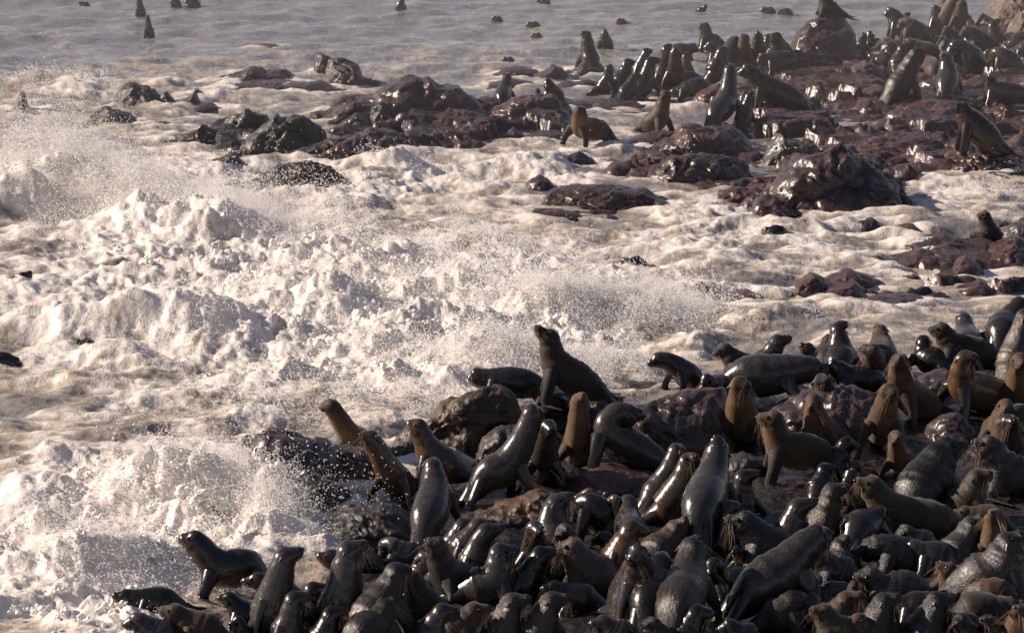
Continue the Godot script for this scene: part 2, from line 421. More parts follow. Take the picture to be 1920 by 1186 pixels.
	rock("rounded pebbly grey rock in front of the weed-crusted boulder", "dark", 868, 0.6, [892,862, 906,822, 930,801, 976,797, 992,834, 994,860])
	rock("rock pedestal under the big bull", "dark", 812, 1.0, [1000,808, 1010,752, 1040,734, 1110,740, 1164,744, 1174,790])
	rock("broad dark red slab behind the hunched seal", "plum", 868, 1.0, [1128,862, 1168,772, 1220,753, 1290,738, 1360,736, 1378,786, 1384,858])
	rock("dark slab under the long lying seal", "plum", 836, 1.1, [1428,832, 1458,764, 1520,738, 1600,727, 1640,742, 1654,822])
	rock("smooth brown rock sloping down in front of the two sleek seals", "brown", 1004, 0.9, [866,998, 908,957, 960,940, 1012,921, 1062,936, 1074,992])
	rock("low reddish rock under the hunched seal", "red", 945, 0.9, [1044,938, 1080,887, 1150,874, 1220,890, 1244,936])
	rock("wet rock gleaming between two brown seals", "plum", 762, 0.9, [1690,758, 1710,720, 1740,702, 1776,694, 1800,714, 1810,754])
	rock("bluish wet stone among the brown seals", "plum", 846, 0.8, [1730,842, 1744,802, 1770,780, 1800,776, 1824,800, 1830,838])
	rock("dark wet slab behind the three surf-side seals", "dark", 1048, 1.2, [574,1042, 602,992, 650,954, 720,946, 800,988, 832,1036])
	rock("thin wave-washed rock beyond the bull", "dark", 742, 0.6, [1162,740, 1180,717, 1215,720, 1240,732, 1258,740])
	rock("low wet rock under the small seal near the bull", "dark", 742, 0.6, [1240,740, 1262,724, 1300,722, 1330,738])
	rock("drowned dark rock in the near foam", "dark", 928, 0.6, [176,926, 192,908, 214,906, 236,924])
	rock("dark rock under the upright seal with whiskers by the slab", "dark", 905, 0.7, [1340,902, 1362,858, 1400,850, 1440,862, 1450,900])

func build_seals() -> void:
	make_seal_bits()
	# --- by the breaking wave
	seal("brown seal with arched neck looking out to sea above the lashed boulder", "brown", "dry", 0.95, 623,765, 599,765, 662,828, 668,852, 862, 1, 0)
	seal("dark seal sitting up with a bright sunlit chest, nearest the surf rock", "brown", "wet", 1.0, 698,826, 674,815, 736,896, 756,934, 950, 0.7, 0.3)
	seal("brown seal with humped back sitting behind the sunlit-chest seal", "brown", "wet", 1.05, 784,803, 763,793, 810,856, 850,882, 904, 0, 0, 0.1)
	seal("slate seal seen from behind, sitting in front of the humped-back seal", "slate", "wet", 1.05, 811,876, 794,874, 816,930, 798,985, 1022, -1, -0.3)
	seal("wet seal showered by drops below the lashed boulder", "slate", "wet", 0.9, 577,894, 558,898, 610,926, 644,938, 966, 0.5, 0.3)
	seal("mouth-open seal stepping into the foam with its neck outstretched", "dark", "wet", 1.1, 362,1014, 337,1009, 410,1070, 486,1062, 1116, 0, 0, 0.0, 384,1034)
	seal("small whiskered seal tucked behind the mouth-open seal", "dark", "wet", 0.85, 482,1088, 453,1090, 508,1104, 550,1112, 1132, 0, 0)
	seal("tall slate seal looking inland with drooping pale whiskers", "slate", "wet", 1.1, 535,1046, 567,1031, 515,1122, 494,1166, 1206, 0, 0, 0.0, 524,1080)
	seal("small glossy seal with low head on the sand patch", "black", "wet", 0.75, 430,1124, 407,1121, 454,1150, 480,1160, 1178, 0, 0)
	seal("glossy pup below the small low-headed seal", "black", "wet", 0.6, 445,1166, 430,1172, 454,1188, 470,1196, 1216, 0, 0.4)
	seal("tawny seal raising only its head at the bottom edge by the foam", "brown", "dry", 0.95, 327,1150, 297,1144, 368,1176, 410,1190, 1222, 0, 0)
	seal("dark seal lying flat in the foam", "black", "wet", 0.8, 236,1120, 210,1116, 284,1126, 338,1140, 1152, 0, 0)
	seal("shiny slate seal at the very edge of the foam, head turned down", "slate", "wet", 0.95, 258,1166, 230,1172, 290,1190, 324,1200, 1228, 0, 0)
	seal("dark-muzzled glossy seal below the tall slate seal", "grey", "wet", 0.95, 552,1126, 580,1116, 544,1172, 526,1196, 1228, 0, 0)
	seal("smooth grey seal peeping over the dark-muzzled seal", "grey", "wet", 0.85, 586,1106, 613,1100, 580,1140, 562,1158, 1192, 0, 0)
	seal("tallest slate seal of the beach front with its chin raised", "slate", "wet", 1.15, 655,1034, 687,1018, 642,1122, 622,1160, 1208, 0, 0, 0.0, 650,1068)
	seal("low seal stretching its nose toward the wave behind the tallest slate seal", "dark", "wet", 0.95, 618,1047, 594,1041, 652,1054, 700,1050, 1078, 0, 0)
	seal("grey seal bowing its head beyond the tallest slate seal", "slate", "wet", 0.9, 724,1026, 713,1046, 748,1042, 790,1048, 1068, 0, 0.2, 0.0, 732,1024)
	seal("dark shaggy bull with bowed neck seen from behind at the beach front", "dark", "shaggy", 1.15, 744,1076, 770,1068, 716,1128, 682,1176, 1222, -0.3, 0)
	seal("dark seal facing the sea with long drooping ginger whiskers", "dark", "dry", 1.05, 768,1088, 745,1081, 796,1142, 830,1160, 1204, 0, 0.2, 0.0, 784,1108)
	seal("brown-maned bull at the bottom edge before the ginger-whiskered seal", "dark", "shaggy", 1.1, 724,1140, 741,1124, 702,1176, 672,1196, 1240, -0.4, -0.2)
	seal("dark round-headed seal low at the bottom edge beneath the tallest slate seal", "black", "wet", 0.9, 622,1154, 650,1143, 614,1188, 600,1204, 1244, 0, 0)
	seal("wet shaggy seal with rough brow and gleaming shoulder", "grey", "shaggy", 1.1, 818,1028, 797,1014, 838,1086, 880,1104, 1126, 0.3, 0.2)
	seal("smooth slate seal hidden behind the wet shaggy seal", "slate", "wet", 0.9, 793,1050, 778,1054, 790,1076, 772,1096, 1112, 0, 0)
	seal("tawny seal with broad forehead at the bottom edge", "brown", "dry", 1.0, 890,1148, 920,1140, 862,1176, 836,1192, 1236, 0, 0)
	seal("dark grey seal beside the broad-forehead seal", "grey", "wet", 0.9, 828,1148, 856,1142, 812,1180, 798,1196, 1236, 0, 0)
	# --- around the big bull
	seal("big bull sitting on the rock pedestal with muzzle raised", "dark", "dry", 1.14, 1029,634, 1004,613, 1046,692, 1104,724, 756, 0, 0, 0.42, 1034,658)
	seal("seal lying low behind the weed-crusted boulder, pelted with drops", "grey", "wet", 1.05, 892,707, 877,707, 936,715, 1000,724, 742, 0, 0, 0.35)
	seal("whiskery pup face peeking out under the bull's chest", "brown", "dry", 0.7, 1000,735, 986,740, 1020,746, 1044,752, 764, 0, 0.5, 0.25)
	seal("glossy young seal sitting alone by the water beyond the bull", "dark", "wet", 0.9, 1234,675, 1215,682, 1278,696, 1304,718, 738, 0.2, 0.2, 0.05, 1256,676)
	seal("long-necked slate seal leaning inland below the weed-crusted boulder", "slate", "wet", 1.1, 1000,775, 1017,771, 956,872, 912,896, 942, -0.2, -0.3, 0.0, 984,820)
	seal("round-faced seal with wet head sitting in front of the long-necked seal", "grey", "wet", 1.05, 1027,806, 1038,808, 1018,868, 1018,892, 922, 1, 0.9)
	seal("slim golden seal stretching its nose straight up", "gold", "dry", 1.05, 1087,756, 1095,740, 1083,836, 1084,860, 890, 1, 0.4)
	seal("hunched seal twisting its head back over the red slab", "grey", "wet", 1.2, 1182,779, 1209,780, 1136,812, 1222,864, 884, 0, 0, 0.1, 1152,774)
	# --- the crowd before the slab
	seal("grey seal facing a pile of dark seals, head held level in profile", "grey", "wet", 1.0, 914,998, 945,987, 894,1046, 876,1070, 1088, 0, 0, 0.0, 900,1018)
	seal("slate seal, hindmost of two sleek backs side by side", "slate", "wet", 0.95, 868,988, 892,978, 854,1020, 838,1040, 1058, 0, 0)
	seal("slate seal, front one of two sleek backs side by side", "slate", "wet", 0.95, 896,988, 930,980, 880,1018, 862,1040, 1066, 0, 0)
	seal("small-eared slate seal facing front beside the level-headed grey seal", "slate", "wet", 0.95, 1002,994, 1014,998, 1004,1040, 1004,1058, 1078, 1, 0.9)
	seal("large slate seal with pale whiskers, chin up, midway in the crowd", "slate", "wet", 1.15, 1044,945, 1075,928, 1034,998, 1050,1024, 1046, -0.3, 0, 0.0, 1036,966)
	seal("dark seal with arched back behind the pale-whiskered slate seal", "black", "wet", 1.0, 1084,962, 1072,976, 1108,954, 1140,990, 1012, 0, 0, 0.0, 1094,944)
	seal("dark-crowned seal with yellowish throat facing seaward in the crowd", "brown", "wet", 0.95, 1150,944, 1131,946, 1158,974, 1180,988, 1012, 0, 0)
	seal("grey seal turned away with sunlit side beside the yellow-throated seal", "slate", "wet", 1.0, 1178,944, 1184,932, 1180,984, 1186,1002, 1022, -1, -0.5)
	seal("brown seal with smooth bowed crown in the middle of the crowd", "brown", "wet", 1.05, 1184,994, 1217,998, 1170,1034, 1148,1066, 1092, 0, 0)
	seal("small glossy head lying low between two bigger seals", "black", "wet", 0.8, 1130,1010, 1110,1014, 1148,1022, 1172,1030, 1044, 0, 0)
	seal("rough-headed seal partly hidden behind the brown-throated bull", "grey", "shaggy", 1.05, 1058,1000, 1044,1004, 1070,1036, 1090,1060, 1080, 0, 0.3)
	seal("brown-throated shaggy bull leaning seaward", "brown", "shaggy", 1.25, 1068,1030, 1044,1024, 1098,1072, 1156,1096, 1124, 0, 0, 0.0, 1084,1044)
	seal("long grey seal stretched out with its neck raised and dark muzzle", "slate", "wet", 1.2, 942,1038, 970,1030, 930,1094, 870,1110, 1134, 0, 0, 0.0, 938,1064)
	seal("dark seal nosing the rough-headed seal", "black", "wet", 1.05, 1014,1044, 1041,1032, 988,1090, 966,1112, 1130, 0, 0)
	seal("low dark whiskered seal lying below the brown-throated bull", "black", "wet", 0.95, 1036,1106, 1015,1104, 1078,1122, 1118,1130, 1152, 0, 0.2)
	seal("furry-cheeked seal in profile at the bottom edge", "dark", "shaggy", 1.05, 960,1132, 994,1122, 944,1174, 926,1196, 1226, 0, 0)
	seal("sunlit-cheeked seal in profile just past the furry-cheeked seal", "dark", "shaggy", 1.05, 1032,1130, 1068,1120, 1012,1174, 996,1194, 1226, 0, 0)
	seal("seal with wet shining belly and square brow, whiskers to the sea", "slate", "wet", 1.2, 1196,1044, 1181,1050, 1196,1092, 1170,1146, 1186, 0.4, 0.4)
	seal("broad dark back just behind the shining-belly seal", "black", "wet", 1.25, 1240,1058, 1262,1062, 1232,1098, 1216,1142, 1182, -0.6, -0.3)
	seal("dark whiskered seal at the bottom edge below the shining-belly seal", "dark", "wet", 0.95, 1128,1172, 1105,1170, 1150,1190, 1176,1200, 1246, 0, 0.2)
	seal("dark crown of a seal cut off by the bottom edge, next to a broad back", "black", "shaggy", 0.9, 1222,1172, 1206,1170, 1234,1196, 1250,1206, 1252, 0, 0.2)
	# --- before the slab, towards the bluff
	seal("slim seal with a bright lit back climbing beside the red rock", "slate", "wet", 1.0, 1271,846, 1283,839, 1242,912, 1220,942, 966, -0.2, -0.2, 0.0, 1260,876)
	seal("pale brown seal with ginger beard beside the slim lit-back seal", "brown", "wet", 1.1, 1294,866, 1307,856, 1272,928, 1246,962, 986, 0, 0.3, 0.0, 1286,892)
	seal("tallest grey seal in mid crowd pointing its nose to the sky", "slate", "wet", 1.3, 1345,846, 1343,818, 1332,912, 1312,962, 1012, -1, -0.1)
	seal("glossy dark seal with upturned profile by the tallest grey seal", "grey", "wet", 1.0, 1394,897, 1423,886, 1392,942, 1388,962, 980, 0, 0)
	seal("grey seal with whiskered face in front of the glossy upturned seal", "grey", "wet", 1.0, 1366,955, 1388,948, 1358,1010, 1342,1030, 1044, 0, 0)
	seal("black maned bull facing seaward with brown throat", "black", "shaggy", 1.25, 1394,980, 1360,973, 1428,1022, 1486,1042, 1074, 0, 0, 0.0, 1412,994)
	seal("sleek dark seal peering inland with gleaming nape", "grey", "wet", 1.05, 1496,954, 1533,938, 1482,998, 1468,1020, 1040, 0, 0)
	seal("tiny wet black pup under the chin of the black maned bull", "black", "wet", 0.6, 1383,1033, 1374,1036, 1392,1056, 1404,1064, 1082, 0.4, 0.6)
	seal("tan pup head just visible among dark bodies", "gold", "dry", 0.6, 1458,1062, 1446,1066, 1468,1074, 1486,1080, 1098, 0, 0.3)
	seal("shaggy brown bull seen from behind, nose lifted, at the bottom of the crowd", "dark", "shaggy", 1.3, 1299,1030, 1310,1009, 1288,1096, 1268,1150, 1188, -1, -0.4)
	seal("speckled brown seal tilting its nose up before the tallest grey seal", "brown", "shaggy", 1.1, 1270,992, 1287,971, 1244,1026, 1226,1050, 1064, -0.2, 0)
	seal("low dark seal facing the viewer at the feet of the crowd", "black", "wet", 1.0, 1338,1064, 1332,1076, 1350,1096, 1410,1094, 1130, 0.4, 0.8)
	seal("long dark seal bending its neck in a wide arc", "grey", "wet", 1.35, 1540,1006, 1560,1001, 1478,1068, 1412,1112, 1162, -0.2, 0, 0.0, 1508,1026)
	seal("dark seal curled low beneath the long arching seal", "dark", "shaggy", 1.0, 1500,1130, 1516,1138, 1472,1148, 1440,1160, 1190, 0, 0, 0.0, 1486,1128)
	seal("glossy black ball-headed seal with a wrinkled neck", "black", "wet", 0.95, 1525,1094, 1540,1084, 1518,1130, 1500,1152, 1172, -0.4, -0.3)
	seal("dark seal at the bottom edge below the shaggy brown bull", "black", "wet", 1.0, 1308,1152, 1338,1150, 1294,1184, 1276,1200, 1240, 0, 0)
	seal("dark low seal at the bottom edge facing the surf", "black", "wet", 0.9, 1366,1178, 1346,1180, 1388,1194, 1410,1202, 1250, 0, 0)
	seal("smooth tan seal with a pale muzzle at the bottom edge", "olive", "dry", 1.0, 1543,1150, 1520,1144, 1564,1180, 1592,1194, 1236, 0, 0.2)
	# --- the wall of seals along the far side of the beach
	seal("grey seal in profile watching the surf at the water's edge", "slate", "dry", 1.0, 1358,657, 1338,664, 1384,684, 1414,702, 716, 0, 0, 0.05)
	seal("wet grey seal looking inland with open water behind it", "slate", "wet", 1.0, 1459,642, 1484,633, 1441,674, 1424,690, 706, 0, 0, 0.05)
	seal("small dark seal peeking up from behind the long lying seal", "dark", "wet", 0.85, 1513,654, 1500,645, 1530,674, 1542,688, 702, 0, 0, 0.05)
	seal("upright sleek seal pointing its nose up beside the water", "dark", "wet", 1.1, 1573,620, 1588,605, 1577,668, 1574,688, 706, -0.6, 0, 0.05)
	seal("thin dark neck half hidden behind the upright sleek seal", "dark", "dry", 0.9, 1553,640, 1552,628, 1552,664, 1548,682, 700, -0.6, -0.3, 0.05)
	seal("long slate seal lying across the dark slab", "slate", "wet", 1.4, 1530,693, 1556,690, 1460,704, 1390,708, 738, 0, 0, 0.15, 1500,690)
	seal("speckled grey pup lying beyond the broad slab", "slate", "wet", 0.75, 1325,712, 1318,720, 1338,724, 1352,732, 740, 0.5, 0.6, 0.25)
	seal("sandy front-facing seal with a long moustache, standing tall", "brown", "dry", 1.2, 1387,726, 1405,724, 1390,790, 1396,812, 848, 1, 0.5)
	seal("big brown seal in profile with tawny chest, head toward the surf", "brown", "dry", 1.2, 1449,787, 1420,783, 1468,844, 1534,850, 908, 0, 0, 0.0, 1454,812)
	seal("light brown seal facing the viewer with a flipper held up", "gold", "dry", 1.05, 1525,756, 1521,764, 1534,808, 1548,834, 852, 1, 0.9)
	seal("slender dark brown seal gazing inland above the light brown one", "dark", "dry", 1.05, 1542,717, 1554,711, 1560,756, 1576,786, 802, 0.5, 0.5)
	seal("dark seal lying with only its nose lifted beside the long slate seal", "black", "wet", 1.1, 1570,690, 1560,675, 1596,712, 1640,714, 744, 0, 0, 0.1)
	seal("ginger-headed seal seen from behind near the water", "brown", "dry", 1.0, 1651,622, 1644,611, 1653,656, 1656,676, 694, -1, -0.6)
	seal("scruffy wet-maned seal with upturned ear-like muzzle", "dark", "shaggy", 1.1, 1637,662, 1615,652, 1645,708, 1650,734, 752, 0.8, 0)
	seal("dripping dark seal turned to the sea with both ears showing", "black", "wet", 0.95, 1732,642, 1728,632, 1734,670, 1762,682, 698, -0.4, -0.8)
	seal("dark brown seal in clean profile in front of the far surf", "dark", "dry", 1.15, 1764,620, 1743,618, 1790,656, 1846,664, 692, 0, 0, 0.05, 1776,634)
	seal("blue-grey seal seen from behind at the water's edge", "slate", "wet", 1.1, 1808,601, 1794,598, 1813,634, 1818,650, 664, -1, -0.4)
	seal("dark low seal lying behind the blue-grey one", "dark", "dry", 1.0, 1842,634, 1836,628, 1856,642, 1884,646, 662, -0.3, -0.3)
	seal("tall grizzled seal facing the viewer with head high", "brown", "dry", 1.2, 1687,683, 1689,672, 1692,734, 1742,770, 802, 0.7, 0.8)
	seal("sandy seal standing tall with closed eyes and downy muzzle", "gold", "dry", 1.15, 1666,738, 1679,738, 1656,790, 1658,826, 862, 1, 0.6)
	seal("small golden pup sitting upright facing the viewer", "gold", "dry", 0.85, 1680,822, 1684,822, 1688,864, 1696,888, 906, 1, 1)
	seal("wet-headed seal with long pale whiskers and broad chest", "brown", "wet", 1.25, 1810,676, 1832,670, 1804,726, 1868,740, 784, 0.4, 0.4)
	seal("large brown seal bending away at the frame edge beside the surf", "dark", "wet", 1.3, 1913,574, 1928,566, 1888,612, 1880,634, 666, -0.7, -0.3)
	seal("tan seal with furry chest at the frame edge, behind the front pair", "brown", "shaggy", 1.1, 1922,596, 1936,584, 1906,656, 1892,700, 736, -0.3, 0)
	seal("pale golden seal facing the viewer at the frame edge", "gold", "dry", 1.15, 1912,680, 1918,684, 1914,730, 1916,752, 778, 1, 0.9)
	seal("light brown seal with a small face looking at the viewer over an arched back", "gold", "dry", 1.0, 1885,765, 1887,768, 1870,808, 1868,832, 852, 1, 1)
	seal("wet-crowned seal with thick brown beard at the frame edge", "dark", "wet", 1.1, 1893,796, 1905,788, 1896,844, 1900,866, 886, 0.8, 0.6)
	seal("olive seal arching its back behind the bearded seal", "olive", "dry", 1.1, 1930,790, 1944,800, 1906,788, 1884,820, 864, 0, 0, 0.0, 1920,776)
	# --- the thick of the crowd
	seal("glossy wet seal behind the sleek gleaming-nape seal", "black", "wet", 0.95, 1588,834, 1612,838, 1568,870, 1552,890, 908, 0, 0)
	seal("smaller glossy seal with two bright glints on its brow", "black", "wet", 0.95, 1548,882, 1566,876, 1542,912, 1534,930, 944, -0.2, 0)
	seal("russet pup raising a flipper among glossy seals", "brown", "wet", 0.7, 1604,876, 1598,884, 1616,892, 1632,902, 916, 0.4, 0.6)
	seal("round shiny head behind the bright-eyed brown seal", "grey", "wet", 0.95, 1596,896, 1584,906, 1602,934, 1604,952, 966, 0.4, 0.5)
	seal("bright-eyed brown seal with golden throat, most striking in profile", "olive", "dry", 1.25, 1632,912, 1603,902, 1672,966, 1766,980, 1014, 0, 0.1, 0.0, 1652,936)
	seal("dark shaggy seal with its nose at the bright-eyed brown seal", "dark", "shaggy", 1.1, 1560,926, 1592,912, 1546,978, 1536,1002, 1022, 0, 0)
	seal("round dark back under the bright-eyed brown seal", "grey", "wet", 1.2, 1650,968, 1664,978, 1622,986, 1604,1010, 1036, -0.3, 0)
	seal("huge dark maned bull with glistening nape seen from behind", "black", "shaggy", 1.5, 1780,842, 1812,831, 1744,898, 1714,940, 968, -0.3, 0, 0.0, 1762,858)
	seal("shaggy bull facing the huge bull, tawny moustache and wet pale chest", "dark", "shaggy", 1.4, 1848,838, 1824,830, 1880,886, 1916,916, 928, 0, 0, 0.0, 1866,854)
	seal("olive-tan seal with long moustache and half-closed eye", "olive", "dry", 1.2, 1836,898, 1861,887, 1818,938, 1796,960, 982, 0, 0.2)
	seal("small brown-faced seal lying across other backs", "brown", "dry", 0.85, 1808,963, 1787,960, 1838,972, 1868,978, 1000, 0, 0)
	seal("glistening slate seal straining its neck to the sky", "slate", "shaggy", 1.1, 1824,984, 1844,968, 1800,1026, 1788,1050, 1074, -0.2, 0, 0.0, 1814,1004)
	seal("slim golden seal standing straight beside the straining slate seal", "gold", "dry", 1.0, 1866,972, 1860,962, 1865,1024, 1868,1048, 1078, 0.8, 0.6)
	seal("frosted grey seal with long neck bent inland", "grey", "shaggy", 1.4, 1896,1018, 1918,1000, 1880,1070, 1816,1102, 1146, 0, 0, 0.0, 1886,1038)
	seal("golden seal cut by the frame edge behind the frosted grey seal", "gold", "dry", 1.1, 1932,1016, 1946,1006, 1918,1076, 1908,1106, 1134, -0.2, 0)
	seal("golden seal curled up with its head hidden, in front of the frosted grey seal", "gold", "dry", 1.1, 1888,1124, 1898,1140, 1858,1118, 1826,1134, 1162, 0.3, 0.3, 0.0, 1880,1106)
	seal("brown seal with raised snout tucked under the straining slate seal", "olive", "dry", 0.95, 1778,1070, 1757,1056, 1784,1094, 1800,1108, 1124, 0.3, 0)
	seal("dark seal lying with its chin on a neighbour, head to the surf", "black", "shaggy", 1.2, 1632,1030, 1598,1040, 1676,1042, 1736,1056, 1080, 0, 0, 0.0, 1652,1024)
	seal("rough-furred head resting on a wet neck", "grey", "shaggy", 0.95, 1697,1000, 1682,1006, 1716,1018, 1748,1026, 1050, 0, 0.2)
	seal("wet dark seal with a small pale ear behind the chin-resting seal", "grey", "wet", 1.05, 1712,1032, 1696,1046, 1746,1044, 1790,1058, 1084, 0, 0.2)
	seal("frosty-faced dark seal with frowning brow facing seaward", "dark", "shaggy", 1.2, 1630,1084, 1602,1084, 1660,1112, 1730,1108, 1150, 0, 0.2)
	seal("tousled seal with drooping whiskers behind the frosty-faced one", "black", "shaggy", 1.1, 1541,1048, 1518,1040, 1562,1074, 1600,1090, 1110, 0, 0)
	seal("dark brown seal raising its blunt nose above the tousled seal", "dark", "shaggy", 0.95, 1577,1022, 1591,1006, 1576,1052, 1574,1070, 1086, -0.3, 0)
	seal("calm olive-grey seal with sleepy eyes near the bottom edge", "olive", "dry", 1.0, 1588,1126, 1618,1114, 1572,1152, 1560,1172, 1194, 0, 0.2)
	seal("sleek grey seal immediately behind the sleepy-eyed one", "grey", "wet", 0.95, 1562,1106, 1588,1096, 1546,1128, 1534,1146, 1166, 0, 0)
	seal("small smooth brow peeping over the sleepy-eyed seal", "brown", "dry", 0.8, 1606,1102, 1622,1108, 1594,1122, 1586,1134, 1152, 0, 0.2)
	seal("little tan face at the bottom edge under the dark profile", "gold", "dry", 0.85, 1610,1166, 1598,1172, 1624,1190, 1640,1200, 1230, 0.5, 0.6)
	seal("black seal with fox-like profile near the bottom edge", "black", "shaggy", 1.1, 1658,1132, 1688,1117, 1642,1172, 1628,1196, 1228, 0, 0)
	seal("dark smooth back lying beside the fox-like profile", "black", "wet", 1.1, 1680,1140, 1668,1148, 1714,1142, 1760,1156, 1182, 0, 0)
	seal("dark frizzy-necked seal looking inland at the bottom edge", "black", "shaggy", 1.1, 1758,1130, 1792,1119, 1742,1170, 1728,1194, 1228, 0, 0)
	seal("flat pale snout poking out at the bottom edge", "brown", "dry", 0.85, 1776,1162, 1753,1166, 1802,1176, 1836,1184, 1226, 0, 0)
	seal("tufted wet seal beside the flat pale snout", "grey", "shaggy", 0.85, 1802,1166, 1790,1172, 1812,1190, 1826,1200, 1236, 0.3, 0.5)
	seal("small dark seal low at the bottom edge near the corner", "dark", "shaggy", 0.85, 1852,1168, 1840,1162, 1862,1190, 1874,1200, 1236, 0.2, 0.3)
	seal("brown seal with long whiskers in the bottom corner", "brown", "shaggy", 1.0, 1916,1150, 1903,1140, 1908,1186, 1916,1202, 1240, 0.3, 0.3)
	seal("dark seal lying long behind the curled golden seal", "dark", "dry", 1.2, 1902,1142, 1922,1130, 1850,1150, 1800,1160, 1192, 0, 0)
	# --- seals in the channel
	seal("brown seal wading in the channel with chin lifted", "brown", "dry", 1.2, 1087,212, 1085,204, 1088,240, 1126,244, 278, 0.6, 0.5)
	seal("brown seal sitting sideways on a wet rock in the channel, face turned back", "brown", "dry", 1.05, 1247,180, 1242,184, 1236,222, 1216,236, 254, 0.2, 0.8)
	seal("tall grey seal seen from behind on the red slab", "slate", "wet", 1.2, 1369,134, 1372,124, 1364,192, 1342,214, 244, -1, -0.8)
	seal("slim young seal at the side of the tall grey seal", "grey", "wet", 0.9, 1406,182, 1410,171, 1396,214, 1392,232, 249, -0.4, 0)
	seal("reclining dark seal facing the tall grey seal", "dark", "wet", 1.3, 1400,133, 1384,138, 1434,166, 1494,192, 217, 0, 0, 0.0, 1416,144)
	seal("lone sleek seal seen from behind in shallow water", "grey", "wet", 0.9, 951,147, 946,142, 945,172, 941,184, 193, -0.8, -0.7)
	seal("black seal face behind the flat-topped reddish block", "black", "wet", 0.95, 1028,157, 1026,164, 1038,174, 1042,186, 198, 0.6, 0.9)
	seal("lookout seal sitting on the dark reddish shelf", "dark", "dry", 0.9, 1846,405, 1834,404, 1858,438, 1868,456, 468, 0, 0, 0.0, 1850,418)
	seal("pale seal curled behind the lookout seal", "olive", "dry", 0.8, 1826,444, 1820,450, 1836,448, 1852,456, 470, 0, 0)
	seal("dark seal swimming in the channel below the huge boulder", "black", "wet", 0.8, 1436,435, 1428,434, 1448,438, 1466,442, 446, 0, 0, -0.12)
	seal("dark seal head in the foam before the big white surge", "black", "wet", 0.8, 1172,493, 1160,498, 1184,498, 1200,502, 504, 0, 0, -0.1)
	seal("black seal tossed in the white surge, only the head dry", "black", "wet", 0.9, 698,560, 704,550, 696,574, 690,586, 584, 0, 0, -0.05)
	seal("seal surfacing in the surf with a pointed head", "dark", "wet", 0.9, 46,520, 58,510, 40,534, 24,542, 544, 0, 0, -0.1)
	seal("seal diving into the foam with its back just showing", "dark", "wet", 0.8, 142,646, 134,642, 152,652, 166,658, 664, 0, 0, -0.12)
	seal("long dark seal back low in the foam at the frame edge", "dark", "wet", 0.7, 30,680, 40,684, 14,678, -14,682, 690, 0, 0, -0.12)
	# --- seals in the open water
	seal("seal standing high out of the calm water with nose up", "dark", "wet", 0.58, 277,38, 275,27, 278,54, 282,66, 70, 0, 0, -0.2)
	seal("seal upright in the calm water at the top edge", "dark", "wet", 0.61, 260,-4, 258,-14, 262,16, 266,28, 32, 0, 0, -0.2)
	seal("curved seal neck rising from the water at the top edge", "dark", "wet", 0.65, 753,-4, 760,-12, 751,10, 749,20, 22, 0, 0, -0.2)
	seal("small seal head bobbing far out near the top corner", "dark", "wet", 0.58, 153,7, 147,4, 156,10, 162,14, 13, 0, 0, -0.25)
	seal("first of two neighbouring seal heads at the top edge", "dark", "wet", 0.6, 324,2, 318,6, 327,6, 332,8, 9, 0, 0, -0.25)
	seal("second of two neighbouring seal heads, with its back awash", "dark", "wet", 0.6, 351,2, 345,4, 358,6, 368,8, 9, 0, 0, -0.25)
	seal("seal head cut by the top edge in mid sea", "dark", "wet", 0.65, 1013,0, 1006,2, 1018,3, 1024,6, 7, 0, 0, -0.25)
	seal("round seal head in pale water beyond the foam line", "dark", "wet", 0.58, 926,34, 921,35, 930,38, 936,40, 40, 0, 0, -0.25)
	seal("seal head with wet back showing in pale water", "dark", "wet", 0.65, 992,46, 985,48, 998,50, 1006,52, 53, 0, 0, -0.25)
	seal("dark seal head below the one with its back showing", "dark", "wet", 0.58, 1000,67, 995,68, 1004,70, 1010,72, 72, 0, 0, -0.25)
	seal("seal head close to the foam line behind the rocks", "dark", "wet", 0.61, 946,112, 939,114, 951,115, 957,118, 118, 0, 0, -0.25)
	seal("seal head turned sideways on the foam line", "dark", "wet", 0.58, 1160,38, 1154,42, 1163,42, 1168,45, 46, 0, 0, -0.25)
	seal("seal holding one flipper up in the calm water", "dark", "wet", 0.50, 1322,13, 1324,8, 1318,20, 1310,22, 24, 0, 0, -0.22)
	seal("seal head followed by its back, swimming beyond the big boulder", "dark", "wet", 0.68, 1432,18, 1426,20, 1440,22, 1448,25, 25, 0, 0, -0.25)
	seal("rounded seal back swimming next to that head", "dark", "wet", 0.68, 1462,24, 1457,26, 1470,25, 1480,28, 29, 0, 0, -0.28)
	# --- the far group
	seal("far upright seal facing seaward on a rock perch", "dark", "wet", 1.0, 1100,66, 1090,61, 1104,104, 1110,118, 136, -0.3, 0, 0.0, 1102,82)
	seal("far seal standing in the water like a post", "dark", "wet", 0.85, 1134,64, 1134,55, 1135,76, 1136,84, 92, 0.6, 0.2, -0.1)
	seal("far slim seal with nose to the sky by the low ledge", "dark", "wet", 0.85, 1142,130, 1146,121, 1139,152, 1128,164, 175, 0, 0)
	seal("far round-headed seal, seaward end of the group", "grey", "wet", 1.0, 1177,119, 1190,117, 1169,146, 1160,160, 170, -0.3, 0)
	seal("far seal with a bright nape looking inland", "grey", "wet", 0.95, 1212,99, 1223,95, 1203,124, 1196,140, 152, 0, 0)
	seal("far broad-backed seal nudging a neighbour's cheek", "dark", "wet", 1.1, 1220,117, 1238,112, 1211,152, 1200,170, 182, -0.2, 0)
	seal("far seal bent low in front of the broad-backed one", "grey", "wet", 0.9, 1189,147, 1202,141, 1178,168, 1170,182, 192, -0.2, 0)
	seal("far lean seal with wide-open muzzle pointing up", "dark", "wet", 1.1, 1250,95, 1259,84, 1242,142, 1240,158, 170, 0, 0)
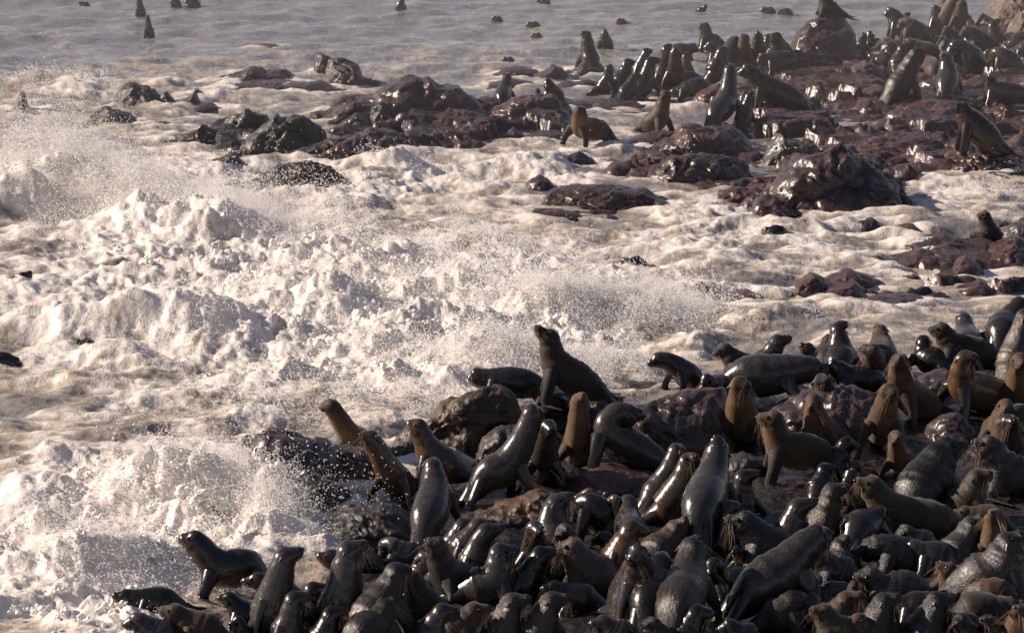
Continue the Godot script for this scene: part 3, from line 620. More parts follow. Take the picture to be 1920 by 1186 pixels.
	seal("far pale-chested seal pointing its nose straight up", "slate", "wet", 1.1, 1266,101, 1266,88, 1266,138, 1266,158, 173, 0.8, 0.1)
	seal("far golden-nosed pup beside the pale-chested seal", "brown", "wet", 0.75, 1286,107, 1290,99, 1287,126, 1288,136, 144, 0.3, 0)
	seal("far wet seal lying at the feet of the pale-chested seal", "slate", "wet", 0.95, 1268,147, 1262,152, 1286,150, 1306,154, 172, 0, 0.3)
	seal("far flat grey seal stretched along the waterline", "grey", "wet", 1.1, 1264,176, 1256,182, 1288,170, 1318,164, 190, 0, 0)
	seal("far seal with upturned nose standing behind the group", "dark", "wet", 1.1, 1321,51, 1311,47, 1326,76, 1346,84, 98, 0, 0, 0.0, 1324,62)
	seal("far grey seal back lying in front of the upturned-nose seal", "slate", "wet", 1.0, 1300,90, 1310,96, 1284,96, 1262,100, 116, 0, 0)
	seal("far dark seal half hidden below the upturned-nose seal", "grey", "wet", 1.0, 1330,88, 1320,90, 1342,102, 1362,110, 124, 0, 0)
	seal("far standing seal with glints down its neck", "dark", "wet", 1.1, 1355,97, 1363,90, 1344,124, 1338,142, 160, -0.1, 0)
	seal("far humped seal with its head tucked behind the tan-chested seal", "grey", "dry", 1.1, 1382,82, 1392,84, 1372,92, 1366,114, 130, -0.3, 0, 0.0, 1378,76)
	seal("far tan-chested seal with a wedge-shaped head", "brown", "dry", 1.1, 1396,73, 1390,66, 1392,102, 1394,118, 130, 0.7, 0.2)
	seal("far wet seal baring glints on face and chest", "grey", "wet", 1.0, 1422,69, 1420,59, 1421,92, 1422,108, 122, 0.5, 0.3)
	seal("far slim seal leaning in front of the big rounded one", "grey", "wet", 0.95, 1441,72, 1447,64, 1438,94, 1432,106, 118, -0.2, 0)
	seal("far big rounded seal, bulkiest of the group", "dark", "wet", 1.35, 1455,72, 1448,66, 1462,96, 1472,116, 136, 0.5, 0.3)
	seal("far wide grey body lying before the bulkiest seal", "grey", "wet", 1.3, 1430,112, 1422,118, 1450,116, 1486,120, 146, 0.2, 0.2)
	# --- on and around the big boulder
	seal("seal sitting on top of the big boulder, head out of view", "dark", "dry", 1.2, 1546,-12, 1536,-18, 1551,16, 1564,26, 36, 0, 0, 1.0)
	seal("small seal with a bright edge at the foot of the big boulder", "grey", "wet", 0.9, 1504,117, 1514,111, 1494,129, 1486,138, 146, -0.2, 0)
	seal("dark seal leaning up against the big boulder", "dark", "wet", 1.0, 1556,86, 1562,80, 1546,102, 1530,114, 122, -0.4, 0)
	seal("grey seal curled in the pool below the big boulder", "slate", "wet", 0.9, 1586,108, 1580,114, 1594,118, 1606,126, 133, 0.2, 0.2)
	seal("slim upright pup beyond the big boulder, first of two", "dark", "wet", 0.8, 1619,68, 1618,61, 1615,86, 1612,96, 105, 0.2, 0.1)
	seal("small wedge-headed seal beyond the big boulder, behind the slim pup", "dark", "wet", 0.85, 1632,67, 1632,58, 1634,80, 1650,88, 98, 0, 0)
	# --- the crowd on the red shore
	seal("far seal with head dipped, seaward end of the red shore crowd", "dark", "wet", 1.2, 1668,24, 1658,28, 1684,44, 1704,60, 76, 0, 0, 0.0, 1676,28)
	seal("far little pale seal with a pricked muzzle behind the dipped head", "slate", "wet", 0.8, 1700,30, 1707,24, 1694,46, 1690,58, 70, 0, 0)
	seal("far brown-backed seal with a sunlit brow", "brown", "dry", 1.2, 1692,46, 1684,52, 1708,54, 1730,68, 90, 0, 0, 0.0, 1700,42)
	seal("far taupe seal standing with a shining face", "olive", "wet", 1.2, 1694,92, 1702,86, 1688,116, 1684,132, 144, -0.2, 0)
	seal("far wide grey-brown seal filling the crowd's middle", "brown", "dry", 1.4, 1704,84, 1694,90, 1728,98, 1752,114, 136, 0, 0)
	seal("far pale seal lying with its back to the viewer", "olive", "wet", 1.1, 1632,110, 1626,114, 1648,116, 1672,118, 136, -0.2, 0)
	seal("russet seal facing away behind the tall dark seal", "gold", "dry", 1.0, 1742,112, 1738,106, 1747,122, 1752,134, 148, -1, -0.5)
	seal("tall dark seal with its muzzle up on the red shore", "dark", "shaggy", 1.25, 1719,100, 1732,93, 1696,146, 1676,174, 202, -0.2, 0, 0.0, 1708,118)
	seal("tall bluish seal with a pale flank and flippers spread", "slate", "wet", 1.25, 1774,108, 1766,110, 1778,144, 1774,168, 192, -0.5, 0.2)
	seal("black tousled head between two large seals", "black", "shaggy", 0.95, 1772,82, 1792,79, 1768,100, 1766,116, 128, 0, 0)
	seal("black hulking seal curled on the red shore", "black", "wet", 1.4, 1786,102, 1780,118, 1806,100, 1834,122, 144, 0.3, 0.4, 0.0, 1792,88)
	seal("dark grey seal in profile behind the black hulking seal", "grey", "dry", 1.25, 1812,60, 1801,67, 1834,80, 1860,92, 112, 0, 0, 0.0, 1824,62)
	seal("seal with tilted head and glinting forehead near the cliff", "dark", "wet", 1.15, 1864,50, 1876,37, 1867,74, 1878,88, 98, 0, 0)
	seal("olive seal bowing so its flipper ribs catch the sun", "olive", "wet", 1.2, 1864,114, 1862,130, 1880,110, 1908,130, 148, 0, 0.3, 0.0, 1868,100)
	seal("sleek grey seal sprawled head down near the frame edge", "grey", "wet", 1.2, 1884,94, 1877,100, 1900,88, 1930,74, 110, 0, 0)
	seal("wet seal lying across glinting stones at the frame edge", "slate", "wet", 1.1, 1902,100, 1892,108, 1918,96, 1940,88, 120, 0, 0)
	seal("tiny golden-faced pup beside the olive bowing seal", "gold", "wet", 0.7, 1851,100, 1854,92, 1848,112, 1846,120, 128, 0.2, 0.1)
	seal("slate round-headed seal in front of the two tallest far seals", "slate", "wet", 0.95, 1820,44, 1821,36, 1823,60, 1826,72, 82, -0.8, -0.4)
	seal("golden seal bending its long neck out of view at the top edge", "gold", "dry", 1.4, 1794,-10, 1806,-18, 1781,24, 1770,46, 64, 0, 0)
	seal("brown seal standing straight next to the bending golden seal", "dark", "dry", 1.2, 1804,8, 1804,-2, 1802,32, 1798,52, 70, 0.4, 0)
	seal("dark seal with gleaming brow on the sea side of the bending golden seal", "dark", "wet", 1.0, 1755,18, 1749,10, 1756,38, 1758,52, 64, 0, 0)
	seal("dark seal cut by the top edge behind the gleaming-brow seal", "dark", "dry", 1.0, 1772,2, 1776,-8, 1768,22, 1764,38, 54, 0, 0)
	seal("small dark seal keeping its head low in the far crowd", "dark", "wet", 0.8, 1738,56, 1732,60, 1744,64, 1756,72, 80, 0, 0)
	seal("grey seal hunched below the brown standing seal", "grey", "dry", 1.1, 1776,58, 1768,64, 1784,68, 1796,84, 100, 0.3, 0.2)
	seal("dark seal stretching toward the channel from the red mound", "dark", "wet", 1.3, 1803,203, 1793,198, 1822,232, 1866,276, 292, 0, 0.1, 0.3, 1808,214)
	seal("pale-throated grey seal reclining among glinting rocks", "slate", "wet", 1.2, 1857,152, 1852,162, 1866,172, 1912,178, 200, 0, 0.3, 0.15)

# ---------------------------------------------------------------- the sea
var hot := []       # places of broken water: [place, radius in metres across and along, strength]
var piles := []     # heaps of white water: [place, radius across, radius along, height]

func churn(u: float, v: float, across: float, along: float, strength: float) -> void:
	hot.append([ground(u, v), across, along, strength])

func pile(u: float, v: float, across: float, along: float, height: float) -> void:
	piles.append([ground(u, v), across, along, height])

func plan_water() -> void:
	churn(120, 330, 2.6, 3.0, 0.9); churn(350, 430, 2.2, 3.0, 0.9); churn(600, 540, 2.2, 3.2, 1.0)
	churn(250, 620, 2.0, 2.2, 0.6); churn(820, 570, 2.0, 3.0, 1.0); churn(1060, 590, 1.6, 2.4, 0.9)
	churn(650, 700, 2.0, 2.0, 0.75); churn(900, 680, 1.3, 1.6, 0.9); churn(120, 930, 1.5, 1.3, 0.55)
	churn(350, 930, 1.3, 1.5, 1.1); churn(500, 990, 0.9, 1.0, 1.1); churn(130, 1080, 1.5, 1.4, 1.0)
	churn(60, 540, 1.6, 2.6, 0.45); churn(700, 350, 1.6, 2.2, 0.5); churn(980, 330, 1.6, 2.4, 0.5)
	churn(1300, 450, 2.0, 2.4, 0.3); churn(1600, 470, 2.0, 2.2, 0.28); churn(1800, 370, 1.0, 1.8, 0.45)
	churn(1350, 395, 1.0, 1.3, 0.4); churn(1650, 600, 2.2, 1.6, 0.22); churn(150, 160, 2.2, 4.0, 0.55)
	churn(480, 180, 3.0, 4.0, 0.25); churn(760, 125, 2.4, 3.0, 0.35); churn(1150, 100, 2.6, 4.0, 0.3)
	churn(1100, 270, 1.2, 2.0, 0.35); churn(1250, 210, 1.0, 3.0, 0.15); churn(300, 780, 2.4, 1.6, 0.25)
	churn(50, 1165, 1.2, 0.8, 0.6); churn(190, 1160, 0.9, 0.6, 0.6)
	pile(90, 395, 1.3, 0.9, 0.8); pile(290, 425, 0.8, 1.0, 0.45); pile(420, 455, 0.7, 0.9, 0.42)
	pile(560, 575, 1.0, 1.0, 0.42); pile(640, 600, 0.5, 0.6, 0.35); pile(330, 640, 0.9, 0.9, 0.45)
	pile(220, 700, 0.6, 0.6, 0.28); pile(740, 530, 0.7, 0.9, 0.38); pile(860, 560, 0.7, 0.8, 0.45)
	pile(900, 480, 0.7, 0.8, 0.4); pile(1020, 600, 0.8, 0.9, 0.4); pile(1180, 600, 0.7, 0.7, 0.2)
	pile(690, 680, 0.6, 0.6, 0.36); pile(560, 730, 0.6, 0.6, 0.3); pile(920, 690, 0.5, 0.6, 0.34)
	pile(420, 960, 0.6, 0.6, 0.42); pile(510, 1000, 0.4, 0.5, 0.4); pile(300, 960, 0.5, 0.5, 0.3)
	pile(90, 1060, 0.6, 0.5, 0.3); pile(230, 1090, 0.5, 0.5, 0.26); pile(60, 960, 0.6, 0.6, 0.22)
	pile(60, 165, 1.6, 1.2, 0.26); pile(1340, 485, 0.9, 0.9, 0.2); pile(1500, 470, 0.8, 0.8, 0.16)
	pile(1850, 372, 0.5, 0.6, 0.16); pile(1700, 400, 0.6, 0.9, 0.14); pile(1560, 640, 1.0, 0.5, 0.1)
	pile(1420, 610, 0.8, 0.5, 0.14); pile(700, 330, 0.9, 0.8, 0.3); pile(760, 320, 0.5, 0.6, 0.2)
	pile(980, 320, 0.9, 0.9, 0.16); pile(150, 640, 0.9, 0.6, 0.2); pile(60, 640, 0.6, 0.5, 0.22)
	pile(400, 800, 0.9, 0.5, 0.15); pile(150, 840, 1.0, 0.5, 0.13); pile(620, 500, 0.8, 0.8, 0.3)
	pile(350, 530, 0.9, 0.7, 0.25); pile(500, 640, 0.9, 0.6, 0.25); pile(800, 640, 0.8, 0.6, 0.3)

func energy(x: float, z: float) -> float:
	var e := 0.0
	for q in hot:
		var dx: float = (x - q[0].x) / q[1]
		var dz: float = (z - q[0].z) / q[2]
		var d := dx * dx + dz * dz
		if d < 6.0:
			e += q[3] * exp(-d)
	return minf(e, 1.35)

func heap(x: float, z: float) -> float:
	var e := 0.0
	for q in piles:
		var dx: float = (x - q[0].x) / q[1]
		var dz: float = (z - q[0].z) / q[2]
		var d := dx * dx + dz * dz
		if d < 5.0:
			e += 0.8 * q[3] * exp(-d * 1.3)
	return e

var cell_d := FastNoiseLite.new()

func water_at(x: float, z: float) -> Vector2:       # x: height, y: how much foam
	var wx := soft.get_noise_2d(x * 0.55, z * 0.4)
	var wz := soft.get_noise_2d(x * 0.55 + 91.0, z * 0.4 - 37.0)
	var e := energy(x + wx * 0.9, z + wz * 1.4)
	var far := clampf((-z - 52.0) / 14.0, 0.0, 1.0)
	# swell that runs in towards the shore
	var h := 0.05 * sin(z * 1.9 + x * 0.35 + wx * 3.0) + 0.03 * sin(z * 4.3 - x * 0.8 + wz * 4.0)
	var s1 := streak.get_noise_2d(x * 0.5, z * 2.1)
	var s2 := streak.get_noise_2d(x * 1.7 + 40.0, z * 6.0)
	var s3 := streak.get_noise_2d(x * 4.5, z * 14.0 + 9.0)
	h += 0.085 * s1 + 0.04 * s2 + 0.016 * s3
	# boiling domes of foam
	var w4 := soft.get_noise_2d(x * 3.1 + 7.0, z * 2.3 - 11.0)
	var w5 := soft.get_noise_2d(x * 3.1 - 57.0, z * 2.3 + 31.0)
	var px := x + 0.3 * wx + 0.1 * w4
	var pz := z + 0.35 * wz + 0.14 * w5
	var a := cell_a.get_noise_2d(px, pz * 0.8) + 1.0
	var b := cell_b.get_noise_2d(px + 0.1 * s1, pz * 0.85) + 1.0
	var c := cell_c.get_noise_2d(px + 0.04 * s3, pz) + 1.0
	var d := cell_d.get_noise_2d(px, pz) + 1.0
	var domes := 0.12 * (0.75 - a * a) + 0.06 * (0.75 - b * b) + 0.022 * (0.75 - c * c) + 0.006 * (0.75 - d * d) + 0.05 * w4
	# torn crests: sharp ridges that fold over one another
	var k1 := 1.0 - absf(streak.get_noise_2d(px * 1.0 + 300.0, pz * 1.9)) * 2.6
	var k2 := 1.0 - absf(streak.get_noise_2d(px * 2.7 + 0.6 * s1, pz * 4.6 + 120.0)) * 2.6
	domes += 0.042 * maxf(k1, 0.0) * maxf(k1, 0.0) + 0.016 * maxf(k2, 0.0) * maxf(k2, 0.0) - 0.03
	var t := clampf(e * 1.15, 0.0, 1.25)
	var hp := heap(x + 0.35 * s1, z + 0.4 * wx)
	h += t * domes + hp * (1.0 + 0.8 * s1 + 0.25 * s2)
	h *= 1.0 - 0.35 * far
	h += far * 0.014 * streak.get_noise_2d(x * 3.2 + 80.0, z * 8.0)
	var on_land := land(x, z)
	h = lerpf(h, -0.3, clampf(on_land, 0.0, 1.0)) if on_land > 0.0 else h * (1.0 + 0.75 * on_land)
	var lace := absf(streak.get_noise_2d(x * 1.3 - 70.0, z * 3.2)) * 3.2
	var lace2 := absf(streak.get_noise_2d(x * 3.4 + 15.0, z * 6.0 + 5.0)) * 3.0
	var line := clampf(1.0 - minf(lace, lace2), 0.0, 1.0)
	var bare := maxf(0.0, streak.get_noise_2d(x * 0.9 + 200.0, z * 1.5 - 60.0) * 1.6 - 0.1)
	bare += 0.6 * maxf(0.0, streak.get_noise_2d(x * 1.9 - 140.0, z * 2.6 + 77.0) * 1.8 - 0.2)
	var f := t * 0.85 - bare * 1.25 + hp * 0.8 + 0.8 * (0.6 - b * 0.6 - c * 0.3) * t + 0.5 * s1 + 0.4 * s2 + 0.25 * s3 - 0.1
	f += line * (0.3 + 0.5 * t) * (1.0 - 0.55 * far) + 0.08 * (1.0 - far) + 0.35 * t * (k1 * k1 + 0.6 * k2 * k2 - 0.6) + 2.2 * t * domes + 0.3 * streak.get_noise_2d(x * 9.0, z * 13.0 + 44.0)
	f *= 1.0 - 0.5 * far
	var ring := collar(x, z)
	f += ring * (0.45 + 0.9 * s2 + 0.5 * s1)
	h += ring * 0.03 * (1.0 + s2 * 2.0)
	if on_land < 0.0:
		f *= 1.0 + 0.6 * on_land
	f += 0.06
	return Vector2(h, clampf(f, 0.0, 1.0))

func build_sea() -> void:
	cell_a = noise(FastNoiseLite.TYPE_CELLULAR, 1.5, 3)
	cell_b = noise(FastNoiseLite.TYPE_CELLULAR, 3.6, 4)
	cell_c = noise(FastNoiseLite.TYPE_CELLULAR, 8.5, 6)
	cell_d = noise(FastNoiseLite.TYPE_CELLULAR, 17.0, 7)
	plan_water()
	var rows := SEA_ROWS
	var cols := SEA_COLS
	var v := PackedVector3Array(); v.resize(rows * cols)
	var c := PackedColorArray(); c.resize(rows * cols)
	var uv := PackedVector2Array(); uv.resize(rows * cols)
	var clear := Color(0.21, 0.19, 0.172)
	var milky := Color(0.44, 0.375, 0.29)
	var white := Color(0.79, 0.74, 0.675)
	for i in rows:
		var s := float(i) / (rows - 1)
		var z := -1.0 / lerpf(1.0 / 29.0, 1.0 / 84.0, s)
		var half := -z * 0.148 * 1.06 + 0.2
		for j in cols:
			var t := 2.0 * j / (cols - 1) - 1.0
			var x := half * (t + 0.22 * pow(t, 9.0))
			var hf := water_at(x, z)
			v[i * cols + j] = Vector3(x, hf.x, z)
			var f := hf.y
			var open_ := clampf((-z - 56.0) / 10.0, 0.0, 1.0)
			c[i * cols + j] = clear.lerp(Color(0.17, 0.175, 0.18), open_).lerp(milky, smoothstep(0.0, 0.55, f)).lerp(white, smoothstep(0.42, 1.0, f))
			uv[i * cols + j] = Vector2(f, 0.5)
	# smooth water where there is little foam, froth elsewhere: one sheet, two finishes
	var calm := PackedInt32Array()
	var froth := PackedInt32Array()
	for i in rows - 1:
		for j in cols - 1:
			var a := i * cols + j
			if land(v[a].x, v[a].z) > 0.97:
				continue
			var list := calm if uv[a].x + uv[a + cols + 1].x < 0.8 else froth
			for k in [a, a + cols, a + 1, a + 1, a + cols, a + cols + 1]:
				list.append(k)
			if uv[a].x + uv[a + cols + 1].x < 0.8:
				calm = list
			else:
				froth = list
	var normals := grid_normals(v, rows, cols, true)
	var m := ArrayMesh.new()
	for idx in [calm, froth]:
		var arr := []
		arr.resize(Mesh.ARRAY_MAX)
		arr[Mesh.ARRAY_VERTEX] = v
		arr[Mesh.ARRAY_NORMAL] = normals
		arr[Mesh.ARRAY_COLOR] = c
		arr[Mesh.ARRAY_INDEX] = idx
		m.add_surface_from_arrays(Mesh.PRIMITIVE_TRIANGLES, arr)
	m.surface_set_material(0, mats.calm)
	m.surface_set_material(1, mats.water)
	structure("water", m, null)
	# the open sea round it, out to the horizon
	var far := StandardMaterial3D.new()
	far.albedo_color = Color(0.4, 0.38, 0.36)
	far.roughness = 0.25
	var p := PlaneMesh.new()
	p.size = Vector2(900, 900)
	var o := structure("sea", p, far)
	o.position = Vector3(0, -0.75, -300)

# droplets: a few small clouds of them, each drawn many times
func blob(v: PackedVector3Array, n: PackedVector3Array, idx: PackedInt32Array, p: Vector3, r: float, dir: Vector3, stretch: float) -> void:
	var k := v.size()
	var y := dir.normalized()
	var x := y.cross(Vector3(0.3, 0.1, 0.9)).normalized()
	var z := x.cross(y)
	for d in [x, -x, z, -z, y, -y]:
		v.append(p + d * r * (stretch if absf(d.dot(y)) > 0.5 else 1.0))
		n.append(d)
	for q in [[0, 4, 2], [2, 4, 1], [1, 4, 3], [3, 4, 0], [2, 5, 0], [1, 5, 2], [3, 5, 1], [0, 5, 3]]:
		var a: Vector3 = v[k + q[0]]
		var flip: bool = (v[k + q[1]] - a).cross(v[k + q[2]] - a).dot(n[k + q[0]] + n[k + q[1]] + n[k + q[2]]) > 0.0
		idx.append(k + q[0]); idx.append(k + q[2 if flip else 1]); idx.append(k + q[1 if flip else 2])

func droplet_cloud(kind: String) -> ArrayMesh:
	var v := PackedVector3Array(); var n := PackedVector3Array(); var idx := PackedInt32Array()
	if kind == "puff":                       # a loose ball of droplets
		for i in 110:
			var p := Vector3(rng.randfn(), rng.randfn(), rng.randfn()) * 0.085
			blob(v, n, idx, p, lerpf(0.002, 0.013, pow(rng.randf(), 5.0)), Vector3(rng.randfn(), rng.randfn(), rng.randfn()), rng.randf_range(1.0, 2.0))
	elif kind == "strand":                   # threads of water thrown up and breaking into drops
		for i in 9:
			var vel := Vector3(rng.randfn() * 0.5, rng.randf_range(0.9, 2.2), rng.randfn() * 0.5)
			var p0 := Vector3(rng.randfn() * 0.07, 0, rng.randfn() * 0.07)
			for k in 15:
				var t := k * 0.022
				var p := p0 + vel * t + Vector3(0, -4.9 * t * t, 0) + Vector3(rng.randfn(), rng.randfn(), rng.randfn()) * 0.004
				blob(v, n, idx, p, lerpf(0.009, 0.0028, k / 15.0) * rng.randf_range(0.7, 1.2), vel + Vector3(0, -9.8 * t, 0), rng.randf_range(1.1, 1.8))
	elif kind == "foam":                     # a cauliflower of froth
		for i in 22:
			var p := Vector3(rng.randfn() * 0.055, absf(rng.randfn()) * 0.03, rng.randfn() * 0.055)
			var r := lerpf(0.012, 0.042, pow(rng.randf(), 1.6))
			var k := v.size()
			for a in 5:
				for b in 8:
					var th := PI * (a + 0.02) / 4.04
					var ph := TAU * b / 8.0
					var d := Vector3(sin(th) * cos(ph), cos(th), sin(th) * sin(ph))
					v.append(p + d * r * Vector3(1.0, 0.8, 1.0)); n.append(d)
			for a in 4:
				for b in 8:
					var q := k + a * 8 + b
					var w := k + a * 8 + (b + 1) % 8
					idx.append(q); idx.append(q + 8); idx.append(w)
					idx.append(w); idx.append(q + 8); idx.append(w + 8)
	else:                                    # scattered single drops
		for i in 40:
			var p := Vector3(rng.randfn(), rng.randfn(), rng.randfn()) * 0.22
			blob(v, n, idx, p, lerpf(0.002, 0.012, pow(rng.randf(), 4.0)), Vector3(rng.randfn(), rng.randfn(), rng.randfn()), rng.randf_range(1.0, 2.2))
	return arrays_mesh(v, n, PackedColorArray(), idx)

var spots := {"foam": [], "puff": [], "strand": [], "scatter": []}

func drop_at(kind: String, p: Vector3, size: float, tilt := 1.0) -> void:
	var b := Basis(Vector3.UP, rng.randf() * TAU) * Basis(Vector3(rng.randfn(), 0.01, rng.randfn()).normalized(), tilt * rng.randfn() * 0.5)
	spots[kind].append(Transform3D(b.scaled(Vector3.ONE * size), p))

func splash(u: float, v: float, wide: float, deep: float, high: float, many: int, lean := 0.0) -> void:
	# white water thrown up above the surface: dense low down, thinning into single drops on top
	var at := ground(u, v)
	for i in int(many * 0.55):
		var x := at.x + rng.randfn() * wide
		var z := at.z + rng.randfn() * deep
		var top := high * maxf(0.1, 1.0 + 0.9 * soft.get_noise_2d(x * 1.6, z * 1.6)) * exp(-pow((x - at.x) / wide, 2.0) * 0.35)
		var r := pow(rng.randf(), 1.6)
		var y := water_at(x, z).x + top * r
		var kind := "puff"
		if rng.randf() < 0.14:
			kind = "strand"
		if r > 0.55 or rng.randf() < 0.12:
			kind = "scatter"
		drop_at(kind, Vector3(x + lean * top * r, y, z), rng.randf_range(0.6, 1.3) * (1.0 - 0.4 * r))

func build_spray() -> void:
	# foam bits all over the broken water
	for i in FOAM_BITS:
		var u := rng.randf_range(-40, 1960)
		var v := rng.randf_range(235, 1230)
		var p := ground(u, v)
		var e := energy(p.x, p.z)
		if rng.randf() > e * 0.9 + 0.04 or (u > 1000 and v > 690) or v > 1186 and u > 600:
			continue
		var w := water_at(p.x, p.z)
		if w.x < 0.02 + 0.09 * rng.randf() or w.y < 0.35:
			continue
		p.y = w.x - 0.01
		drop_at("strand" if rng.randf() < 0.4 else "puff", p, rng.randf_range(0.25, 0.75) * (0.45 + 0.55 * e), 1.5)
	splash(60, 375, 1.2, 0.4, 1.1, 3200, 0.1); splash(230, 405, 0.8, 0.4, 0.75, 1400, 0.15); splash(300, 420, 0.9, 0.5, 0.6, 900, 0.15); splash(430, 455, 0.6, 0.4, 0.4, 300)
	splash(560, 420, 0.7, 0.4, 0.35, 300, 0.2); splash(650, 480, 0.9, 0.6, 0.22, 260); splash(560, 580, 0.9, 0.5, 0.2, 260)
	splash(330, 650, 0.8, 0.5, 0.16, 160); splash(740, 540, 0.8, 0.6, 0.24, 300); splash(900, 490, 0.7, 0.5, 0.36, 420)
	splash(860, 570, 0.8, 0.5, 0.26, 380); splash(1030, 600, 0.9, 0.5, 0.45, 900); splash(1180, 610, 0.8, 0.4, 0.42, 800, 0.15)
	splash(1260, 590, 0.35, 0.3, 0.3, 220, 0.3); splash(690, 690, 0.6, 0.4, 0.2, 160); splash(960, 700, 0.9, 0.4, 0.36, 800)
	splash(1080, 690, 0.5, 0.3, 0.36, 380); splash(520, 770, 0.6, 0.4, 0.2, 160); splash(750, 760, 0.6, 0.4, 0.22, 260)
	splash(420, 965, 0.5, 0.35, 0.42, 460); splash(510, 1005, 0.3, 0.25, 0.34, 240, 0.1); splash(300, 970, 0.5, 0.4, 0.2, 160)
	splash(100, 1070, 0.6, 0.3, 0.2, 160); splash(250, 1100, 0.5, 0.3, 0.22, 240); splash(390, 890, 0.5, 0.3, 0.28, 220)
	splash(1860, 372, 0.25, 0.25, 0.14, 60); splash(60, 165, 1.2, 0.6, 0.16, 140); splash(770, 325, 0.7, 0.4, 0.14, 90)
	splash(470, 390, 0.6, 0.4, 0.3, 260); splash(1120, 275, 0.3, 0.2, 0.14, 40); splash(1290, 560, 0.25, 0.2, 0.25, 100)
	# drops flung across the dark rock beside the breaking wave
	for i in 120:
		var p := ground(rng.randf_range(470, 720), rng.randf_range(930, 1010))
		drop_at("scatter", Vector3(p.x, rng.randf_range(0.02, 0.75) * rng.randf(), p.z + rng.randf_range(0.0, 0.5)), rng.randf_range(0.5, 0.9))
	for i in 160:
		var p := ground(rng.randf_range(430, 660), rng.randf_range(380, 400))
		drop_at("scatter", Vector3(p.x, rng.randf() * 0.5, p.z), rng.randf_range(0.6, 1.1))
	# knobs of thick foam riding on the broken water
	for i in FOAM_KNOBS:
		var u := rng.randf_range(-40, 1960)
		var v := rng.randf_range(235, 1230)
		var p := ground(u, v)
		var e := energy(p.x, p.z)
		if rng.randf() > e * 0.7 - 0.3 or land(p.x, p.z) > 0.1:
			continue
		p.y = water_at(p.x, p.z).x - 0.02
		drop_at("foam", p, rng.randf_range(0.45, 1.25) * (0.55 + 0.5 * e), 2.0)
	for kind in spots:
		for part in 3:
			var m := droplet_cloud(kind)
			var mm := MultiMesh.new()
			mm.transform_format = MultiMesh.TRANSFORM_3D
			mm.mesh = m
			var list: Array = spots[kind]
			var mine := []
			for i in range(part, list.size(), 3):
				mine.append(list[i])
			mm.instance_count = mine.size()
			for i in mine.size():
				mm.set_instance_transform(i, mine[i])
			var o := MultiMeshInstance3D.new()
			o.name = numbered("foam" if kind == "foam" else "spray")
			o.multimesh = mm
			o.material_override = mats.froth if kind == "foam" else mats.drop
			add_child(o)
			o.set_meta("kind", "stuff")
			o.set_meta("label", {"foam": "knobs of thick white foam riding on the broken water", "puff": "white spray of fine droplets above the breaking surf", "strand": "threads of white water thrown up by the surf", "scatter": "single drops flung clear of the surf"}[kind])

func mist(label: String, at: Vector3, size: Vector3, density: float, shape := RenderingServer.FOG_VOLUME_SHAPE_ELLIPSOID) -> void:
	var f := FogVolume.new()
	f.name = numbered("mist")
	f.shape = shape
	f.size = size
	f.position = at
	var m := FogMaterial.new()
	m.density = density
	m.albedo = Color(0.97, 0.95, 0.95)
	f.material = m
	add_child(f)
	f.set_meta("kind", "stuff")
	f.set_meta("label", label)

func build_mist() -> void:
	mist("thin salt haze over the far water and rocks", Vector3(0, 1.2, -68), Vector3(44, 3.2, 34), 0.004, RenderingServer.FOG_VOLUME_SHAPE_BOX)
	var puffs := [[40, 320, 2.6, 1.5, 0.2], [150, 350, 2.2, 1.2, 0.22], [270, 390, 1.8, 0.9, 0.22], [380, 420, 1.4, 0.7, 0.2], [500, 430, 1.6, 0.7, 0.14], [640, 480, 2.2, 0.8, 0.1]]
	for q in puffs:
		mist("soft mist in the plume of the breaking wave", ground(q[0], q[1] + 30) + Vector3(0, 0.3 * q[3], 0), Vector3(q[2] * 1.3, q[3], q[2]), q[4])
	mist("fine mist beyond the bull", ground(1040, 610) + Vector3(0, 0.25, 0), Vector3(1.8, 0.9, 1.2), 0.3)
	mist("fine mist beyond the bull", ground(1160, 600) + Vector3(0, 0.25, 0), Vector3(1.6, 0.8, 1.1), 0.3)
	mist("fine mist beyond the bull", ground(960, 700) + Vector3(0, 0.2, 0), Vector3(1.6, 0.7, 0.8), 0.25)
	mist("fine mist by the lashed boulder", ground(480, 985) + Vector3(0, 0.3, 0), Vector3(1.3, 0.8, 0.8), 0.3)
	mist("fine mist by the lashed boulder", ground(400, 950) + Vector3(0, 0.25, 0), Vector3(1.1, 0.6, 0.8), 0.25)

# ---------------------------------------------------------------- rock and shore
func inside(p: Vector2, poly: PackedVector2Array) -> float:      # signed distance to the outline, positive inside
	var d := 1e9
	var n := poly.size()
	for i in n:
		var q := Geometry2D.get_closest_point_to_segment(p, poly[i], poly[(i + 1) % n])
		d = minf(d, p.distance_squared_to(q))
	d = sqrt(d)
	return d if Geometry2D.is_point_in_polygon(p, poly) else -d

var slab := FastNoiseLite.new()
var lands := []
var land_mask := PackedFloat32Array()

func outline_of(line: Array) -> PackedVector2Array:
	var poly := PackedVector2Array()
	for i in range(0, line.size(), 2):
		var g := ground(line[i], line[i + 1])
		poly.append(Vector2(g.x, g.z))
	return poly

func survey() -> void:                    # where there is land, on a grid of 0.2 m
	land_mask.resize(120 * 330)
	for i in 330:
		for j in 120:
			var p := Vector2(-11.0 + j * 0.2, -26.0 - i * 0.2)
			var m := 0.0
			for k in lands.size():         # positive: dry ground; negative: rocks with still water between them
				var w := smoothstep(-0.1, 0.6, inside(p, lands[k]))
				if k < 2:
					m = maxf(m, w)
				elif m <= 0.0:
					m = minf(m, -w)
			land_mask[i * 120 + j] = m

